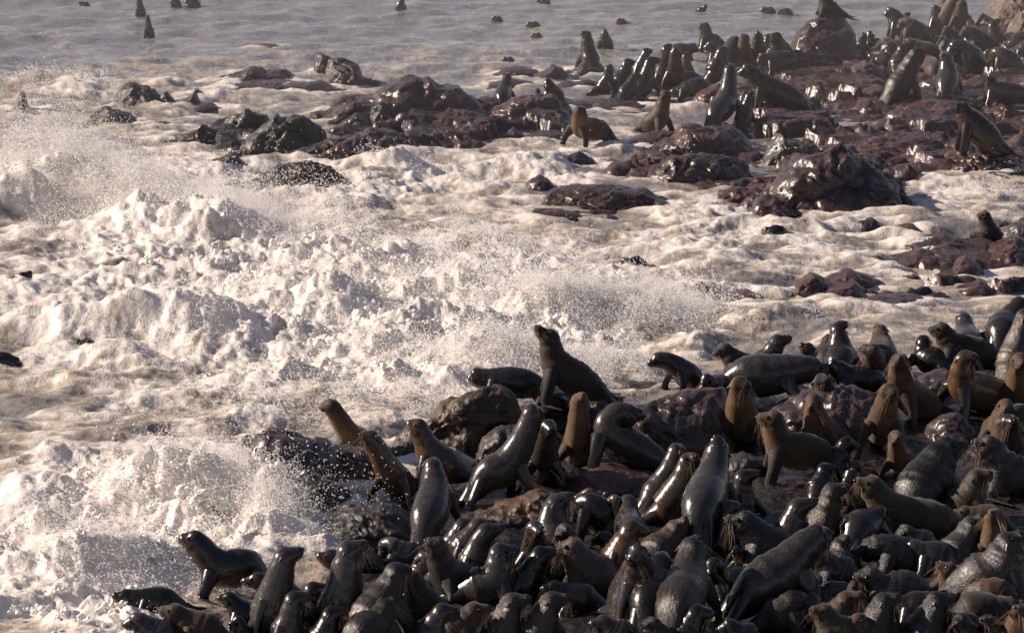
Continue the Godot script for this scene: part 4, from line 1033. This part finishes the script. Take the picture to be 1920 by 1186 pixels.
func land(x: float, z: float) -> float:
	var fx := clampf((x + 11.0) / 0.2, 0.0, 118.9)
	var fz := clampf((-26.0 - z) / 0.2, 0.0, 328.9)
	var j := int(fx)
	var i := int(fz)
	var k := i * 120 + j
	var a := lerpf(land_mask[k], land_mask[k + 1], fx - j)
	var b := lerpf(land_mask[k + 120], land_mask[k + 121], fx - j)
	return lerpf(a, b, fz - i)

func shore(called: String, label: String, poly: PackedVector2Array, step: float, lift: float, rough: float, tone: Color, tone_b: Color) -> void:
	# a bed of wet rock that rises out of the water inside the outline
	var lo := poly[0]
	var hi := poly[0]
	for q in poly:
		lo = lo.min(q)
		hi = hi.max(q)
	lo -= Vector2(0.8, 0.8)
	hi += Vector2(0.8, 0.8)
	var cols := int((hi.x - lo.x) / step) + 2
	var rows := int((hi.y - lo.y) / (step * 1.3)) + 2
	var v := PackedVector3Array()
	var c := PackedColorArray()
	for i in rows:
		for j in cols:
			var x := lerpf(lo.x, hi.x, float(j) / (cols - 1))
			var z := lerpf(hi.y, lo.y, float(i) / (rows - 1))
			var d := inside(Vector2(x, z), poly) + 0.3 * soft.get_noise_2d(x * 1.1, z * 0.8)
			var k := smoothstep(-0.5, 0.55, d)
			var f := facet.get_noise_2d(x * 0.9, z * 0.7)
			var r := streak.get_noise_2d(x * 1.6, z * 1.3)
			var e := 0.55 - absf(r) * 1.5 + 0.7 * (f + 0.6)
			var rg := 1.0 - absf(streak.get_noise_2d(x * 0.8 + 50.0, z * 1.8 + 0.8 * r)) * 2.4
			e = 0.55 * e + 0.6 * rg
			var st := e * 3.0
			e = lerpf(e, (floorf(st) + smoothstep(0.6, 1.0, st - floorf(st))) / 3.0, 0.6)
			var sx := x + 0.35 * soft.get_noise_2d(x * 0.9, z * 0.9)
			var sz := z + 0.5 * soft.get_noise_2d(x * 0.9 + 33.0, z * 0.9)
			e = 0.45 * e + 0.55 * (slab.get_noise_2d(sx, sz * 0.6) + 0.4) + 0.3 * slab.get_noise_2d(sx * 2.3 + 9.0, sz * 1.5)
			var crack := absf(soft.get_noise_2d(x * 2.1 + 9.0, z * 1.3))
			e -= 0.35 * smoothstep(0.05, 0.0, crack)
			var y := lerpf(-0.5, lift, k) + k * rough * e + 0.02 * streak.get_noise_2d(x * 9.0, z * 9.0)
			v.append(Vector3(x, y, z))
			c.append(tone.lerp(tone_b, clampf(0.5 + r * 1.4, 0.0, 1.0)))
	var o := structure(called, arrays_mesh(v, grid_normals(v, rows, cols, true), c, grid_index(rows, cols, true)), mats.rock)
	o.set_meta("label", label)

const ROCK_TONES := {
	"dark": [Color(0.082, 0.063, 0.06), Color(0.046, 0.037, 0.036)],
	"red": [Color(0.155, 0.082, 0.07), Color(0.085, 0.052, 0.047)],
	"plum": [Color(0.125, 0.08, 0.072), Color(0.066, 0.046, 0.043)],
	"green": [Color(0.088, 0.08, 0.056), Color(0.05, 0.044, 0.037)],
	"grey": [Color(0.165, 0.155, 0.14), Color(0.095, 0.086, 0.08)],
	"tan": [Color(0.30, 0.225, 0.17), Color(0.15, 0.11, 0.085)],
	"brown": [Color(0.052, 0.033, 0.0205), Color(0.135, 0.078, 0.039), Color(0.07, 0.04, 0.024)],
}

func rock(label: String, tone: String, base: float, depth: float, line: Array, lift := 0.0, crag := 1.0) -> void:
	# a boulder: its crest is the given line, its foot stands on the level «lift», it is «depth» metres thick
	var x0: float = line[0]
	var x1: float = line[line.size() - 2]
	var front := ground((x0 + x1) * 0.5, base, lift)
	var zc := front.z - depth * 0.5
	var crest := []
	var tall := 0.0
	for i in range(0, line.size(), 2):
		var p := upright(line[i], line[i + 1], zc)
		crest.append(Vector2(p.x, maxf(p.y - lift, 0.0)))
		tall = maxf(tall, p.y - lift)
	var x_lo: float = crest[0].x - 0.04
	var x_hi: float = crest[-1].x + 0.04
	x_lo -= 0.05 * (x_hi - x_lo)
	x_hi += 0.05 * (x_hi - x_lo)
	var wide := x_hi - x_lo
	var cols := clampi(int(wide / 0.035), 16, 70)
	var rows := clampi(int((depth + tall * 1.6) / 0.05), 14, 46)
	var v := PackedVector3Array(); v.resize(rows * cols)
	var c := PackedColorArray(); c.resize(rows * cols)
	var tones: Array = ROCK_TONES[tone]
	var shift := Vector3(rng.randf(), rng.randf(), rng.randf()) * 80.0
	var size := minf(wide, maxf(tall * 2.0, 0.25)) * crag
	var cuts := []                         # the flat faces along which the rock has broken
	for k in 11:
		var dir := Vector3(rng.randfn() * 0.9, rng.randf_range(-0.1, 0.9), absf(rng.randfn()) * 0.9 + 0.1).normalized()
		cuts.append([dir, rng.randf_range(0.62, 0.95)])
	for j in cols:
		var t := float(j) / (cols - 1)
		var x := lerpf(x_lo, x_hi, t)
		var top := 0.0
		for q in crest.size() - 1:
			if x >= crest[q].x and x <= crest[q + 1].x:
				var s: float = (x - crest[q].x) / maxf(crest[q + 1].x - crest[q].x, 0.001)
				top = lerpf(crest[q].y, crest[q + 1].y, s * s * (3.0 - 2.0 * s) * 0.5 + s * 0.5)
		var side := pow(clampf(1.0 - pow(absf(2.0 * t - 1.0), 3.0), 0.0, 1.0), 0.5)
		var half := depth * 0.5 * (0.25 + 0.75 * side)
		var reach := 0.01
		for i in rows:
			var a := PI * i / (rows - 1)
			var sy := pow(maxf(sin(a), 0.0), 0.62)
			var cz := cos(a)
			var p := Vector3(x, top * sy, cz * half)
			var unit := Vector3((2.0 * t - 1.0), p.y / maxf(tall, 0.05), p.z / (depth * 0.5))
			for cut in cuts:
				var over: float = unit.dot(cut[0]) - cut[1]
				if over > 0.0:
					unit -= (cut[0] as Vector3) * over * 0.65
			p = Vector3((unit.x * 0.5 + 0.5) * wide + x_lo, lerpf(p.y, unit.y * maxf(tall, 0.05), 0.75), unit.z * depth * 0.5)
			var q := p + shift
			var f := facet.get_noise_3d(q.x * 1.5, q.y * 1.9, q.z * 1.5) + 0.62
			var g := soft.get_noise_3d(q.x * 1.4, q.y * 2.4, q.z * 1.2)
			var h := streak.get_noise_3d(q.x * 7.0, q.y * 9.0, q.z * 7.0)
			var out := Vector3((2.0 * t - 1.0) * 0.5, sin(a), cz).normalized()
			p += out * ((f * 0.2 + g * 0.13) * size * 0.5 * (0.25 + 0.75 * minf(1.0, sin(a) * 1.6)) + h * 0.04 * minf(1.0, size) - 0.045 * minf(1.0, size) * smoothstep(0.07, 0.0, absf(soft.get_noise_3d(q.x * 1.1 + 7.0, q.y * 1.7, q.z * 1.1))))
			var lay := (q.y + 0.25 * g + 0.12 * f) * (4.0 / clampf(tall, 0.4, 1.2))
			p += out * 0.05 * minf(0.8, size) * (smoothstep(0.0, 0.25, lay - floorf(lay)) * smoothstep(1.0, 0.6, lay - floorf(lay)) - 0.5)
			reach = maxf(reach, p.y)
			if i == 0 or i == rows - 1 or j == 0 or j == cols - 1:
				p.y = minf(p.y, 0.0) - 0.35
			v[i * cols + j] = Vector3(p.x - (x_lo + x_hi) * 0.5, p.y, p.z)
			if i == rows - 1 and top > 0.06:      # the crest keeps its height
				for q2 in rows:
					var at: Vector3 = v[q2 * cols + j]
					if at.y > 0.0:
						v[q2 * cols + j].y = at.y * clampf(top / reach, 0.6, 1.7)
			c[i * cols + j] = tones[1].lerp(tones[0], clampf(0.5 + 1.1 * g + 0.8 * h, 0.0, 1.0))
	var o := mesh_node("rock", arrays_mesh(v, grid_normals(v, rows, cols, false), c, grid_index(rows, cols, true)), mats.dry_rock if tone == "tan" else mats.dull_rock if tone in ["dark", "green", "brown"] else mats.rock)
	o.position = Vector3((x_lo + x_hi) * 0.5, lift, zc)
	tag(o, label, "rock", "rocks of the shore")
	if lift == 0.0:
		wash(o.position, wide * 0.5, depth * 0.5)

var collars := PackedFloat32Array()       # foam that clings to the feet of the rocks, on a grid of 0.1 m

func wash(at: Vector3, hw: float, hd: float) -> void:
	if collars.is_empty():
		collars.resize(240 * 620)
	for i in range(maxi(int((-24.0 - at.z - hd - 0.6) / 0.1), 0), mini(int((-24.0 - at.z + hd + 0.6) / 0.1), 619) + 1):
		for j in range(maxi(int((at.x - hw - 0.6 + 12.0) / 0.1), 0), mini(int((at.x + hw + 0.6 + 12.0) / 0.1), 239) + 1):
			var dx := (-12.0 + j * 0.1 - at.x) / hw
			var dz := (-24.0 - i * 0.1 - at.z) / hd
			var d := maxf(sqrt(dx * dx + dz * dz) - 0.9, 0.0) * minf(hw, hd)
			collars[i * 240 + j] = maxf(collars[i * 240 + j], exp(-d * d / 0.045))

func collar(x: float, z: float) -> float:
	var fx := clampf((x + 12.0) / 0.1, 0.0, 238.9)
	var fz := clampf((-24.0 - z) / 0.1, 0.0, 618.9)
	var j := int(fx)
	var i := int(fz)
	var k := i * 240 + j
	return lerpf(lerpf(collars[k], collars[k + 1], fx - j), lerpf(collars[k + 240], collars[k + 241], fx - j), fz - i)

# ---------------------------------------------------------------- seals
const COATS := {      # back, throat and belly, muzzle
	"grey": [Color(0.0391, 0.0326, 0.0305), Color(0.0667, 0.0508, 0.0406), Color(0.0406, 0.0319, 0.0275)],
	"slate": [Color(0.0580, 0.0508, 0.0486), Color(0.0841, 0.0682, 0.0565), Color(0.0464, 0.0377, 0.0333)],
	"black": [Color(0.0155, 0.0124, 0.0113), Color(0.0242, 0.0172, 0.0138), Color(0.0230, 0.0167, 0.0138)],
	"dark": [Color(0.0391, 0.0283, 0.0232), Color(0.0783, 0.0493, 0.0319), Color(0.0464, 0.0305, 0.0232)],
	"brown": [Color(0.0726, 0.0462, 0.0286), Color(0.1815, 0.1056, 0.0517), Color(0.0990, 0.0572, 0.0330)],
	"gold": [Color(0.10, 0.063, 0.033), Color(0.215, 0.132, 0.067), Color(0.125, 0.073, 0.04)],
	"olive": [Color(0.068, 0.049, 0.027), Color(0.125, 0.09, 0.049), Color(0.095, 0.059, 0.033)],
}
var sv := PackedVector3Array()
var sn := PackedVector3Array()
var sc := PackedColorArray()
var su := PackedVector2Array()
var si := PackedInt32Array()

func ring_tube(pts: Array, across: Array, ups: Array, rx: Array, ry: Array, around: int, paint: Callable) -> void:
	# one closed skin over a row of oval rings
	var base := sv.size()
	var n := pts.size()
	var along := 0.0
	for i in n:
		var a: Vector3 = pts[maxi(i - 1, 0)]
		var b: Vector3 = pts[mini(i + 1, n - 1)]
		var t := b - a
		var len_ := maxf(t.length(), 0.0001)
		t /= len_
		if i > 0:
			along += (pts[i] as Vector3).distance_to(a)
		var slope: float = (rx[mini(i + 1, n - 1)] - rx[maxi(i - 1, 0)]) / len_
		for k in around + 1:
			var w := TAU * k / around - PI * 0.5
			var dx := cos(w)
			var dy := sin(w)
			var off: Vector3 = across[i] * dx * rx[i] + ups[i] * dy * ry[i]
			var nn: Vector3 = (across[i] * dx / maxf(rx[i], 0.004) + ups[i] * dy / maxf(ry[i], 0.004)).normalized()
			sv.append(pts[i] + off)
			sn.append((nn - t * clampf(slope, -1.5, 1.5)).normalized())
			sc.append(paint.call(i, dy, pts[i] + off))
			su.append(Vector2(float(k) / around, along))
	var ring := around + 1
	for i in n - 1:
		for k in around:
			var a := base + i * ring + k
			var b := a + 1
			si.append(a); si.append(a + ring); si.append(b)
			si.append(b); si.append(a + ring); si.append(b + ring)
	for e in 2:
		var c := sv.size()
		var i := 0 if e == 0 else n - 1
		var dir: Vector3 = ((pts[0] - pts[1]) if e == 0 else (pts[n - 1] - pts[n - 2])).normalized()
		sv.append(pts[i] + dir * minf(rx[i], ry[i]) * 0.5)
		sn.append(dir)
		sc.append(paint.call(i, 0.0, pts[i]))
		su.append(Vector2(0.5, 0.0 if e == 0 else along))
		for k in around:
			var a := base + i * ring + k
			var b := a + 1
			si.append(c)
			si.append(a if e == 0 else b)
			si.append(b if e == 0 else a)

func curve(knots: Array, per: Array) -> Array:        # Catmull-Rom; returns [points, knot position of each]
	var out := []
	var pos := []
	var n := knots.size()
	for i in n - 1:
		var a: Vector3 = knots[maxi(i - 1, 0)] if i > 0 else knots[0] * 2.0 - knots[1]
		var d: Vector3 = knots[i + 2] if i + 2 < n else knots[n - 1] * 2.0 - knots[n - 2]
		for k in per[i]:
			var t: float = float(k) / per[i]
			out.append((knots[i] as Vector3).cubic_interpolate(knots[i + 1], a, d, t))
			pos.append(i + t)
	out.append(knots[n - 1])
	pos.append(float(n - 1))
	return [out, pos]

func profile(x: float, table: Array) -> float:        # smooth look-up in [x, y, x, y ...]
	for i in range(0, table.size() - 2, 2):
		if x <= table[i + 2]:
			var t: float = clampf((x - table[i]) / (table[i + 2] - table[i]), 0.0, 1.0)
			return lerpf(table[i + 1], table[i + 3], t * t * (3.0 - 2.0 * t) * 0.6 + t * 0.4)
	return table[table.size() - 1]

func flipper(knots: Array, wide: Array, thick: Array, width_dir: Vector3, tone: Color) -> void:
	var cv := curve(knots, [3, 3, 4])
	var pts: Array = cv[0]
	var ac := []; var up := []; var rx := []; var ry := []
	for i in pts.size():
		var t: Vector3 = (pts[mini(i + 1, pts.size() - 1)] - pts[maxi(i - 1, 0)]).normalized()
		var a := (width_dir - t * width_dir.dot(t)).normalized()
		ac.append(a)
		up.append(t.cross(a).normalized())
		var k: float = cv[1][i]
		var q := int(minf(k, 2.999))
		rx.append(lerpf(wide[q], wide[q + 1], k - q))
		ry.append(lerpf(thick[q], thick[q + 1], k - q))
	ring_tube(pts, ac, up, rx, ry, 8, func(_i, _d, _p): return tone)

# h head, n nose, c chest, r rump as seen; gy where the chest stands; turn: 1 faces the viewer, -1 turned away, 0 side on; look: the same for the head
func seal(label: String, coat: String, skin: String, s: float, hx: float, hy: float, nx: float, ny: float, cx: float, cy: float, rx: float, ry: float, gy: float, turn := 0.0, look := 0.0, lift := 0.0, kx := 0.0, ky := 0.0) -> void:
	if turn == 0.0 and gy > 1030.0 and s < 1.3:      # crowded animals sit up
		rx = cx + (rx - cx) * 0.72
	var G := ground(cx, gy, maxf(lift, 0.0))
	if lift < 0.0:
		lift -= 0.3                     # afloat: the body hangs below the surface
	var z0 := G.z
	var C := upright(cx, cy, z0)
	var L := 0.5 * s
	var d := upright(hx, hy, z0).distance_to(C)
	var H := upright(hx, hy, z0 + turn * 0.45 * sqrt(maxf(0.0, L * L - d * d)))
	L = 0.20 * s
	d = upright(nx, ny, H.z).distance_to(H)
	var N := upright(nx, ny, H.z + look * sqrt(maxf(0.0, L * L - d * d)))
	var R: Vector3
	L = 0.56 * s
	if rx == 0.0:
		R = Vector3(C.x, lift + 0.15 * s, C.z - turn * 0.42 * s)
	else:
		d = upright(rx, ry, z0).distance_to(C)
		R = upright(rx, ry, z0 - turn * sqrt(maxf(0.0, L * L - d * d)))
		R.y = maxf(R.y, lift + 0.11 * s)
	var F := Vector3(C.x - R.x, 0, C.z - R.z)
	if F.length() < 0.08 * s:
		F = Vector3(0.2, 0, turn if turn != 0.0 else 0.5)
	F = F.normalized()
	var side := F.cross(Vector3.UP)
	var T := R - F * 0.2 * s
	T.y = lift + 0.05 * s
	var M := (C + R) * 0.5 + (Vector3.UP * 0.02 - (H - C).normalized() * 0.02) * s
	var knots := [N, H, C, M, R, T]
	var per := [9, 10, 4, 5, 5]
	var shift := 0.0
	if kx != 0.0:
		var K := upright(kx, ky, (H.z + C.z) * 0.5)
		knots = [N, H, K, C, M, R, T]
		per = [9, 6, 6, 4, 5, 5]
		shift = 1.0
	var cv := curve(knots, per)
	var pts: Array = cv[0]
	for pass_ in 14:                       # round off the bend at the shoulders
		var was := pts.duplicate()
		for i in range(10, pts.size() - 6):
			pts[i] = (was[i] as Vector3) * 0.4 + ((was[i - 1] as Vector3) + (was[i + 1] as Vector3)) * 0.3
	var rad := [0.0, 0.027, 0.1, 0.046, 0.32, 0.057, 0.52, 0.067, 0.78, 0.092, 1.0, 0.103, 1.2, 0.106, 1.5, 0.119, 1.8, 0.143, 2.0, 0.158, 3.0, 0.17, 3.5, 0.162, 4.0, 0.142, 4.45, 0.105, 5.0, 0.03]
	var n := pts.size()
	var rr := []
	for i in n:
		var k: float = cv[1][i]
		if shift > 0.0 and k > 1.0:
			k = 1.0 + (k - 1.0) * 0.5 if k < 3.0 else k - 1.0
		rr.append(k)
	# frames carried along the spine, started at the chest
	var ac := []; ac.resize(n)
	var up := []; up.resize(n)
	var wide := []; wide.resize(n)
	var tall := []; tall.resize(n)
	var start := 9 + (12 if shift > 0.0 else 10)
	var last := side
	for step in [1, -1]:
		last = side
		var i := start
		while i >= 0 and i < n:
			var reach := 1 if i < 10 else 3
			var t: Vector3 = (pts[maxi(i - reach, 0)] - pts[mini(i + reach, n - 1)]).normalized()
			last = (last - t * last.dot(t)).normalized()
			ac[i] = last
			up[i] = last.cross(t).normalized()
			i += step
	var seed_at := Vector3(rng.randf(), rng.randf(), rng.randf()) * 50.0
	var plump := rng.randf_range(0.95, 1.06)
	for i in n:
		var k: float = rr[i]
		var r := profile(k, rad) * s * (plump if k > 1.3 else 1.0)
		if k > 1.05 and k < 4.2:            # rolls and folds of skin
			r *= 1.0 + 0.05 * soft.get_noise_2d(k * 5.0, seed_at.x * 3.0)
		wide[i] = r * (1.0 if k > 1.2 else 0.94)
		tall[i] = r * (1.0 if k < 1.6 else 1.03)
		if k > 0.15 and k < 0.75:      # the muzzle sits below the line of the brow
			pts[i] -= (up[i] as Vector3) * 0.01 * s
	var co: Array = COATS[coat]
	var fur := 0.008 if skin == "shaggy" else 0.004
	sv = PackedVector3Array(); sn = PackedVector3Array(); sc = PackedColorArray(); si = PackedInt32Array(); su = PackedVector2Array()
	var paint := func(i, dy, p):
		var k: float = rr[i]
		var q: Vector3 = p * 7.0 + seed_at
		var m: float = soft.get_noise_3d(q.x * 0.5, q.y * 0.5, q.z * 0.5)
		var tone: Color = (co[0] as Color).lerp(co[1], clampf(0.35 - dy * 0.75 + m * 0.5, 0.0, 1.0) * (1.0 if k > 0.9 and k < 4.0 else 0.4))
		if k < 0.8:
			tone = tone.lerp(co[2], clampf((0.8 - k) * 2.0, 0.0, 1.0))
		if k > 4.3:
			tone = tone.lerp(Color(0.03, 0.026, 0.025), 0.7)
		return tone * (1.0 + 0.35 * m)
	ring_tube(pts, ac, up, wide, tall, 20, paint)
	for i in sv.size():                   # folds of skin and clumps of fur
		var q := sv[i] * (22.0 if skin == "shaggy" else 9.0) + seed_at
		var a := soft.get_noise_3d(q.x, q.y, q.z)
		sv[i] += sn[i] * a * fur * s * 1.6
	# fore flippers from the shoulders to the ground
	var skin_tone := (co[0] as Color).lerp(Color(0.025, 0.022, 0.022), 0.45)
	var low := lift + 0.012
	var drop := maxf(C.y - low, 0.05)
	for e in [-1.0, 1.0]:
		var p0: Vector3 = C + side * e * 0.10 * s + F * 0.05 * s
		var p1: Vector3 = C + side * e * 0.19 * s + F * 0.09 * s - Vector3.UP * drop * 0.45
		var p2: Vector3 = C + side * e * 0.23 * s + F * 0.11 * s - Vector3.UP * (drop - 0.03 * s)
		var p3: Vector3 = C + side * e * 0.36 * s - F * 0.04 * s - Vector3.UP * (drop - 0.008)
		flipper([p0, p1, p2, p3], [0.085 * s, 0.054 * s, 0.05 * s, 0.028 * s], [0.075 * s, 0.034 * s, 0.02 * s, 0.006 * s], F + Vector3.UP * 0.35, skin_tone)
		var r0: Vector3 = R + side * e * 0.05 * s - F * 0.06 * s
		var r1: Vector3 = R + side * e * 0.08 * s - F * 0.2 * s
		r1.y = lift + 0.06 * s
		var r2: Vector3 = R + side * e * 0.15 * s - F * 0.26 * s
		r2.y = lift + 0.03 * s
		var r3: Vector3 = R + side * e * 0.22 * s - F * 0.36 * s
		r3.y = lift + 0.012
		flipper([r0, r1, r2, r3], [0.07 * s, 0.06 * s, 0.065 * s, 0.03 * s], [0.07 * s, 0.035 * s, 0.018 * s, 0.005 * s], side, skin_tone)
	var base := Vector3(C.x, lift, C.z)
	for i in sv.size():
		sv[i] -= base
	var o := Node3D.new()
	o.name = numbered("seal")
	o.position = base
	add_child(o)
	tag(o, label, "seal", "seals of the colony")
	mesh_node("body", arrays_mesh(sv, sn, sc, si, su), mats[skin], o)
	# face
	var fwd := (N - H).normalized()
	var hs := fwd.cross(Vector3.UP)
	if hs.length() < 0.25:
		hs = side
	hs = (hs - fwd * hs.dot(fwd)).normalized()
	var hu := hs.cross(fwd).normalized()
	if hu.y < -0.2:
		hu = -hu
		hs = -hs
	var snout := H.distance_to(N)
	var tip := mesh_node("nose", ball, mats.nose, o)
	tip.transform = Transform3D(Basis(hs, hu, -fwd).scaled_local(Vector3(0.024, 0.018, 0.018) * s), N - base + hu * 0.006 * s)
	for e in [-1.0, 1.0]:
		var ey := mesh_node("eye", ball, mats.eye, o)
		ey.transform = Transform3D(Basis().scaled(Vector3.ONE * 0.0175 * s), H - base + fwd * snout * 0.36 + hs * e * 0.066 * s + hu * 0.03 * s)
		if cy > 420.0:
			var er := mesh_node("ear", horn, mats.nose, o)
			var dir: Vector3 = (-fwd * 0.75 + hs * e * 0.6 - hu * 0.35).normalized()
			er.transform = Transform3D(Basis(Quaternion(Vector3.UP, dir)).scaled_local(Vector3(0.013, 0.055, 0.013) * s), H - base - fwd * 0.03 * s + hs * e * 0.095 * s + hu * 0.024 * s)
	if cy > 560.0 and fwd.y < 0.72:
		var wh := mesh_node("whiskers", whisker_mesh, mats.whisker, o)
		wh.set_meta("kind", "stuff")
		wh.transform = Transform3D(Basis(hs, hu, -fwd).scaled_local(Vector3.ONE * s), N - base - fwd * 0.05 * s)

var ball: SphereMesh
var horn: CylinderMesh
var whisker_mesh: ArrayMesh

func make_seal_bits() -> void:
	ball = SphereMesh.new()
	ball.radius = 1.0
	ball.height = 2.0
	ball.radial_segments = 10
	ball.rings = 6
	horn = CylinderMesh.new()
	horn.top_radius = 0.25
	horn.bottom_radius = 1.0
	horn.height = 1.0
	horn.radial_segments = 6
	horn.rings = 1
	var v := PackedVector3Array(); var n := PackedVector3Array(); var idx := PackedInt32Array()
	for e in [-1.0, 1.0]:
		for k in 8:
			var p := Vector3(e * 0.034, -0.012 + 0.008 * (k % 3), 0.01 - 0.006 * k)
			var dir := Vector3(e * rng.randf_range(0.5, 0.9), rng.randf_range(-0.9, -0.25), rng.randf_range(-0.15, 0.5))
			var prev := p
			for q in 4:
				var t := (q + 1) / 4.0
				var nxt: Vector3 = p + dir * 0.15 * t + Vector3(0, -0.07, 0) * t * t
				var w := 0.0018 * (1.0 - t * 0.6)
				var b := v.size()
				for ofs in [Vector3(w, 0, 0), Vector3(-w * 0.5, 0, w), Vector3(-w * 0.5, 0, -w)]:
					v.append(prev + ofs); n.append(ofs.normalized())
					v.append(nxt + ofs * 0.8); n.append(ofs.normalized())
				for f in 3:
					var a := b + f * 2
					var c := b + ((f + 1) % 3) * 2
					idx.append(a); idx.append(a + 1); idx.append(c)
					idx.append(c); idx.append(a + 1); idx.append(c + 1)
				prev = nxt
	whisker_mesh = arrays_mesh(v, n, PackedColorArray(), idx)
